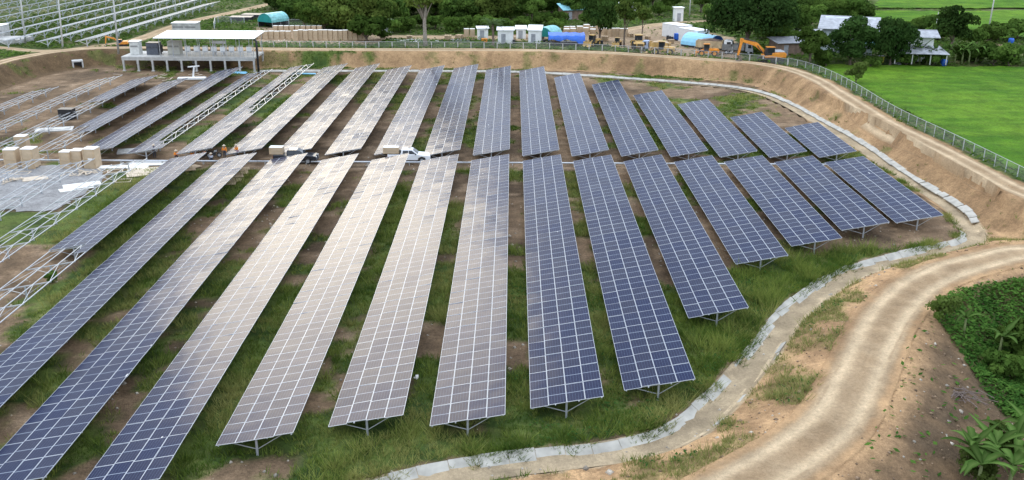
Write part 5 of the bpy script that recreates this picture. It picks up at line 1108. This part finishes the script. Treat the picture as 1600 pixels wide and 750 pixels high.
def dump_truck(label, p, rz, paint, bedm, load=None, s=1.0, bed=True):
    t = thing('dump_truck', label, 'truck', p, rz); t.scale = (s,)*3
    M1(lambda m: m.box(-3.9, 3.4, -.45, .45, .7, .95)).build('chassis', M_DARK, t)
    cb = M1(lambda m: m.prism([(1.9, .75), (3.75, .75), (3.8, 1.45), (3.5, 2.65), (3.25, 2.8), (1.9, 2.8)], -1.15, 1.15, 'y')).build('cab', paint, t, bevel=.07)
    M1(lambda m: m.add([(3.84, -1.0, 1.62), (3.84, 1.0, 1.62), (3.56, .95, 2.58), (3.56, -.95, 2.58)], [(0, 1, 2, 3)])).build('windscreen', M_GLASS, cb)
    for sg in (-1, 1):
        M1(lambda m: m.box(2.5, 3.35, sg*1.15-.02, sg*1.15+.02, 1.65, 2.5)).build('window', M_GLASS, cb); M1(lambda m: m.box(3.76, 3.86, sg*.85-.2, sg*.85+.2, .95, 1.2)).build('headlight', M_GALV, cb)
        M1(lambda m: m.box(3.5, 3.62, sg*1.32-.1, sg*1.32+.1, 1.7, 2.2)).build('mirror', M_BLACK, cb)
        for x in (2.75, -1.6, -2.8): wheel(t, x, sg*.95, .5, .32 if x > 0 else .5)
    M1(lambda m: m.box(3.72, 3.9, -1.15, 1.15, .45, .75)).build('bumper', paint, t, bevel=.04)
    if bed:
        bd = M1(lambda m: (m.box(-4.0, 1.6, -1.2, 1.2, 1.05, 1.2), m.box(-4.0, 1.6, -1.2, -1.1, 1.2, 2.5), m.box(-4.0, 1.6, 1.1, 1.2, 1.2, 2.5), m.box(1.5, 1.6, -1.1, 1.1, 1.2, 2.7), m.box(-4.0, -3.9, -1.1, 1.1, 1.2, 2.4))).build('bed', bedm, t)
        M1(lambda m: [m.box(x-.06, x+.06, sg*1.24-.05, sg*1.24+.05, 1.1, 2.5) for x in (-3.8, -2.5, -1.2, .1, 1.4) for sg in (-1, 1)]).build('bed_rib', bedm, bd)
        if load: M1(lambda m: m.prism([(-3.85, 2.2), (1.45, 2.2), (.6, 2.6), (-1.2, 2.85), (-2.9, 2.6)], -1.08, 1.08, 'y')).build('load', load, t)
    return t
dump_truck('white cab dump truck with tan bed under the large tree', on(1117, 82), -.35, M_WHITE, pm('tan_bed', (.50, .38, .22), .6, 0, .2, 1.5), M_BRNR, .92)
dump_truck('grey truck in the shade of the large tree', on(1152, 84), -.2, pm('grey_paint', (.28, .29, .30), .5), pm('grey_bed', (.20, .20, .19), .7), None, .75)
dump_truck('pale blue cab truck with sand heap behind the loader', on(1024, 80), math.pi - .3, pm('pale_blue_paint', (.34, .40, .52), .5, 0, .2, 2), M_YELLOW, M_CARD, .72)
t = thing('generator', 'blue generator box standing beside the white cabins', 'generator', on(1064, 63), .5); M1(lambda m: m.box(-1.4, 1.4, -.7, .7, .25, 1.5)).build('case', M_BLUE, t, bevel=.05); M1(lambda m: [m.box(x-.1, x+.1, -.75, .75, 0, .25) for x in (-1, 1)]).build('skid', M_DARK, t); M1(lambda m: m.tube([(1, 0, 1.5), (1, 0, 1.9)], .08, 8)).build('exhaust', M_DARK, t)
t = thing('orange_box', 'orange tool box beside the white hut left of the palm', 'box', on(757, 66)); M1(lambda m: m.box(-.6, .6, -.4, .4, 0, .7)).build('case', M_ORANGE, t, bevel=.04); M1(lambda m: m.box(-.63, .63, -.43, .43, .7, .8)).build('lid', M_ORANGE, t)

# ------------------------------------------------------------------ motorcycle and workers in the aisle
mc = thing('motorcycle', 'dark motorcycle parked among the workers in the aisle', 'motorcycle', on(335, 246, 0), .2)
for x in (-.62, .62): wheel(mc, x, 0, .3, .12)
M1(lambda m: (m.bar((-.62, 0, .3), (-.1, 0, .55), .08, .08), m.bar((-.1, 0, .55), (.35, 0, .75), .1, .12), m.bar((.62, 0, .3), (.42, 0, .95), .06, .06), m.box(-.2, .2, -.14, .14, .3, .6))).build('frame', M_DARK, mc)
M1(lambda m: m.prism([(-.8, .72), (-.1, .68), (0, .78), (-.75, .84)], -.13, .13, 'y')).build('seat', M_BLACK, mc); M1(lambda m: m.prism([(-.02, .68), (.36, .75), (.3, .95), (.02, .88)], -.14, .14, 'y')).build('tank', M_GALV, mc); M1(lambda m: m.bar((.4, -.34, 1.0), (.4, .34, 1.0), .05, .05)).build('handlebar', M_DARK, mc)
def body_mesh(J, E, rad, shirt_z):
    me = bpy.data.meshes.new('figure'); me.from_pydata(J, E, []); o = bpy.data.objects.new('figure', me); COL.objects.link(o)
    sk = o.modifiers.new('skin', 'SKIN'); su = o.modifiers.new('sub', 'SUBSURF'); su.levels = 1; su.render_levels = 1
    for v, r in zip(me.skin_vertices[0].data, rad): v.radius = (r, r)
    me.skin_vertices[0].data[0].use_root = True
    dg = bpy.context.evaluated_depsgraph_get(); m2 = bpy.data.meshes.new_from_object(o.evaluated_get(dg)); bpy.data.objects.remove(o)
    m2.materials.clear()
    for m in (M_SHIRT, M_TROUS, M_SKIN): m2.materials.append(m)
    Jv = [Vector(j) for j in J]
    for p in m2.polygons:
        c = p.center; i = min(range(len(Jv)), key=lambda i: (Jv[i] - c).length); p.material_index = shirt_z[i]; p.use_smooth = True
    return m2
# joints: pelvis, chest, neck, head, headtop, L sh, L elb, L hand, R.., L hip, knee, ankle, toe, R..
SQ = [(0,0,.38),(.12,0,.72),(.16,0,.88),(.20,0,1.0),(.21,0,1.12), (.12,.19,.80),(.30,.24,.58),(.52,.14,.50), (.12,-.19,.80),(.30,-.24,.58),(.52,-.14,.50), (.02,.10,.36),(.42,.15,.50),(.28,.15,.08),(.46,.15,.05), (.02,-.10,.36),(.42,-.15,.50),(.28,-.15,.08),(.46,-.15,.05)]
STD = [(0,0,.92),(0,0,1.28),(.01,0,1.47),(.03,0,1.60),(.03,0,1.72), (0,.2,1.40),(.02,.26,1.12),(.14,.24,.90), (0,-.2,1.40),(.05,-.27,1.13),(.24,-.2,1.02), (0,.1,.88),(.03,.11,.48),(0,.11,.08),(.16,.12,.05), (0,-.1,.88),(.06,-.11,.48),(0,-.11,.08),(.16,-.12,.05)]
EDG = [(0,1),(1,2),(2,3),(3,4),(1,5),(5,6),(6,7),(1,8),(8,9),(9,10),(0,11),(11,12),(12,13),(13,14),(0,15),(15,16),(16,17),(17,18)]
RAD = [.15,.17,.065,.105,.08,.075,.055,.04,.075,.055,.04,.1,.075,.05,.04,.1,.075,.05,.04]
MI = [1,0,2,2,2,0,0,2,0,0,2,1,1,1,1,1,1,1,1]
FIG = {'crouch': body_mesh(SQ, EDG, RAD, MI), 'stand': body_mesh(STD, EDG, RAD, MI)}
HAT = {'crouch': (.21, 0, 1.09), 'stand': (.03, 0, 1.69)}
hatm = M1(lambda m: (m.tube([(0, 0, -.02), (0, 0, .06), (0, 0, .12)], [.125, .115, .06], 12), m.tube([(.02, 0, -.03), (.02, 0, -.015)], .2, 12))).mesh('hat', M_DEB)
for pose, px, py, rz, lab in (('crouch', 276, 248, -1.2, 'worker in orange sitting at the aisle pipe, left of the others'), ('crouch', 300, 249, -.4, 'worker in orange bending beside the first panelled table'), ('crouch', 321, 247, 2.6, 'worker in orange crouching beside the motorcycle'), ('stand', 352, 248, -1.6, 'worker in orange standing between two far tables'), ('stand', 371, 247, -2.2, 'worker in orange standing right of the others')):
    w = tag(put('person', FIG[pose], None, on(px, py, 0), (0, 0, rz)), lab, 'person', 'workers in the aisle'); put('hat', hatm, w, HAT[pose])
dkm = FIG['stand'].copy(); dkm.materials[0] = pm('navy_workwear', (.03, .05, .12), .9)
w = tag(put('person', dkm, None, on(242, 247, 0), (0, 0, -1.0)), 'worker in dark blue standing by the aisle pipe', 'person', 'workers in the aisle'); put('hat', hatm, w, HAT['stand'])
gm = FIG['crouch'].copy(); gm.materials[0] = pm('grey_workwear', (.35, .36, .40), .9)
w = tag(put('person', gm, None, on(331, 254, 0), (0, 0, 2.0)), 'worker in grey crouching in front of the motorcycle', 'person', 'workers in the aisle'); put('hat', hatm, w, HAT['crouch'])
# stones and litter scattered over bare soil
def stones():
    n = 2600; X = RNG.uniform(-42, 40, n); Y = RNG.uniform(45, 116, n); z, s1, s2, sc, *_ = hts(X, Y); g = grass_amt(X, Y, s1, s2, sc)
    k = (s1 > 5) & ((g < .5)) & (np.abs(s2) > 2.2) & (np.abs(X) < .6*(Y+12)); X, Y, z = X[k], Y[k], z[k]; n = len(X)
    s = RNG.gamma(2, .035, n) + .03
    base = np.array([(1,0,0),(-1,0,0),(0,1,0),(0,-1,0),(0,0,.7),(0,0,-.4)]); F0 = np.array([(0,2,4),(2,1,4),(1,3,4),(3,0,4),(2,0,5),(1,2,5),(3,1,5),(0,3,5)])
    V = np.stack([X, Y, z], 1)[:, None] + base[None]*s[:, None, None]*RNG.uniform(.6, 1.3, (n, 6, 1)); F = F0[None] + (np.arange(n)*6)[:, None, None]
    C = np.repeat(C3(.42, .37, .30)*RNG.uniform(.6, 1.4, (n, 1)), 6, 0)
    tag(put('loose_stones', mesh_np('loose_stones', V.reshape(-1, 3), F.reshape(-1, 3), M_GROUND, C)), 'loose pale stones scattered over the bare soil', 'stones', kind='stuff')
stones()
def bank_stones():
    n = 5200; X = RNG.uniform(-8, 50, n); Y = RNG.uniform(42, 92, n); z, s1, s2, sc, *_ = hts(X, Y)
    k = (((np.abs(s2) > 2.0) & (np.abs(s2) < 6) & (sc < -1.3)) | ((s2 < -2) & (s2 > -11) & (s1 > 0) & (grass_amt(X, Y, s1, s2, sc) < .4))) & (np.abs(X) < .6*(Y+12)); X, Y, z = X[k], Y[k], z[k]; n = len(X)
    s = RNG.gamma(1.6, .030, n) + .02
    base = np.array([(1,0,0),(-1,0,0),(0,1,0),(0,-1,0),(0,0,.7),(0,0,-.4)]); F0 = np.array([(0,2,4),(2,1,4),(1,3,4),(3,0,4),(2,0,5),(1,2,5),(3,1,5),(0,3,5)])
    V = np.stack([X, Y, z + .02], 1)[:, None] + base[None]*s[:, None, None]*RNG.uniform(.6, 1.3, (n, 6, 1)); F = F0[None] + (np.arange(n)*6)[:, None, None]
    C = np.repeat(C3(.26, .18, .115)*RNG.uniform(.5, 1.6, (n, 1)), 6, 0)
    tag(put('clods', mesh_np('clods', V.reshape(-1, 3), F.reshape(-1, 3), M_GROUND, C)), 'brown clods and stones along the banks of the dike road', 'clods', kind='stuff')
bank_stones()
# yard clutter
pp = thing('pallet_stack', 'pallets', 'pallets')
for j in range(6):
    for q in range(4): M1(lambda m: m.box(-.6, .6, -.55 + q*.3, -.35 + q*.3, .15*j + .10, .15*j + .13)).build('slat', M_WOOD, pp)
    M1(lambda m: [m.box(x-.05, x+.05, -.58, .58, .15*j, .15*j + .10) for x in (-.5, 0, .5)]).build('bearer', M_WOOD, pp)
spots = ((640, 62, 'grey pallet stack left of the tall tree'), (700, 63, 'pallet stack right of the tall tree'), (718, 62, 'pallet stack beside the two yard crates'), (800, 66, 'pallet stack between palm and white huts'), (868, 70, 'pallet stack at the left end of the blue tarp'), (945, 64, 'pallet stack between dark tree and yellow machines'), (985, 58, 'pallet stack behind the yellow loaders'), (1048, 68, 'pallet stack by the blue generator'), (1012, 62, 'pallet stack in the open yard'), (870, 52, 'pallet stack behind the teal tent'))
for i, (x, y, lab) in enumerate(spots):
    if i == 0: pp.location = on(x, y); pp['label'] = lab; pp['group'] = 'pallet stacks in the yard'
    else: dup(pp, on(x, y), random.uniform(0, 3), lab, 'pallet stacks in the yard', random.uniform(.8, 1.3))
dr_ = thing('drum', 'drum', 'drum'); M1(lambda m: m.tube([(0, 0, 0), (0, 0, .88)], .29, 12)).build('body', M_DARK, dr_); M1(lambda m: [m.tube([(0, 0, z), (0, 0, z+.04)], .31, 12) for z in (.0, .3, .58, .84)]).build('hoop', M_DARK, dr_)
for i, (x, y) in enumerate(((795, 68), (803, 69), (850, 69), (912, 71), (940, 70), (1043, 62), (1046, 63), (1050, 64))):
    if i == 0: dr_.location = on(x, y); tag(dr_, 'dark oil drum standing in the work yard', 'drum', 'oil drums in the yard')
    else: dup(dr_, on(x, y), 0)
rubble(1010, 70, 12, 2.0, 'scattered timber in the open yard beside the loader', M_WOOD, 2.4, (1, 3)); rubble(1130, 76, 10, 1.5, 'scrap metal lying behind the dump truck', M_GREYR, 2.4, (1, 3)); rubble(430, 66, 14, 2.2, 'offcuts lying below the left crates', M_DEB, 2.4, (.6, 2)); rubble(850, 66, 12, 1.6, 'loose boards between white hut and teal tent', M_DEB, 2.4, (.8, 2)); rubble(1400, 100, 10, 1.2, 'clutter beneath the trees by the rice field', M_GALV, 1.8, (.5, 1.5)); rubble(290, 121, 16, 3.0, 'scrap lying on bare soil below the platform', M_DEB, 0, (.6, 2)); rubble(640, 590, 4, .5, 'pale scraps in grass between two near tables', M_CTOP, 0, (.2, .5), .2)
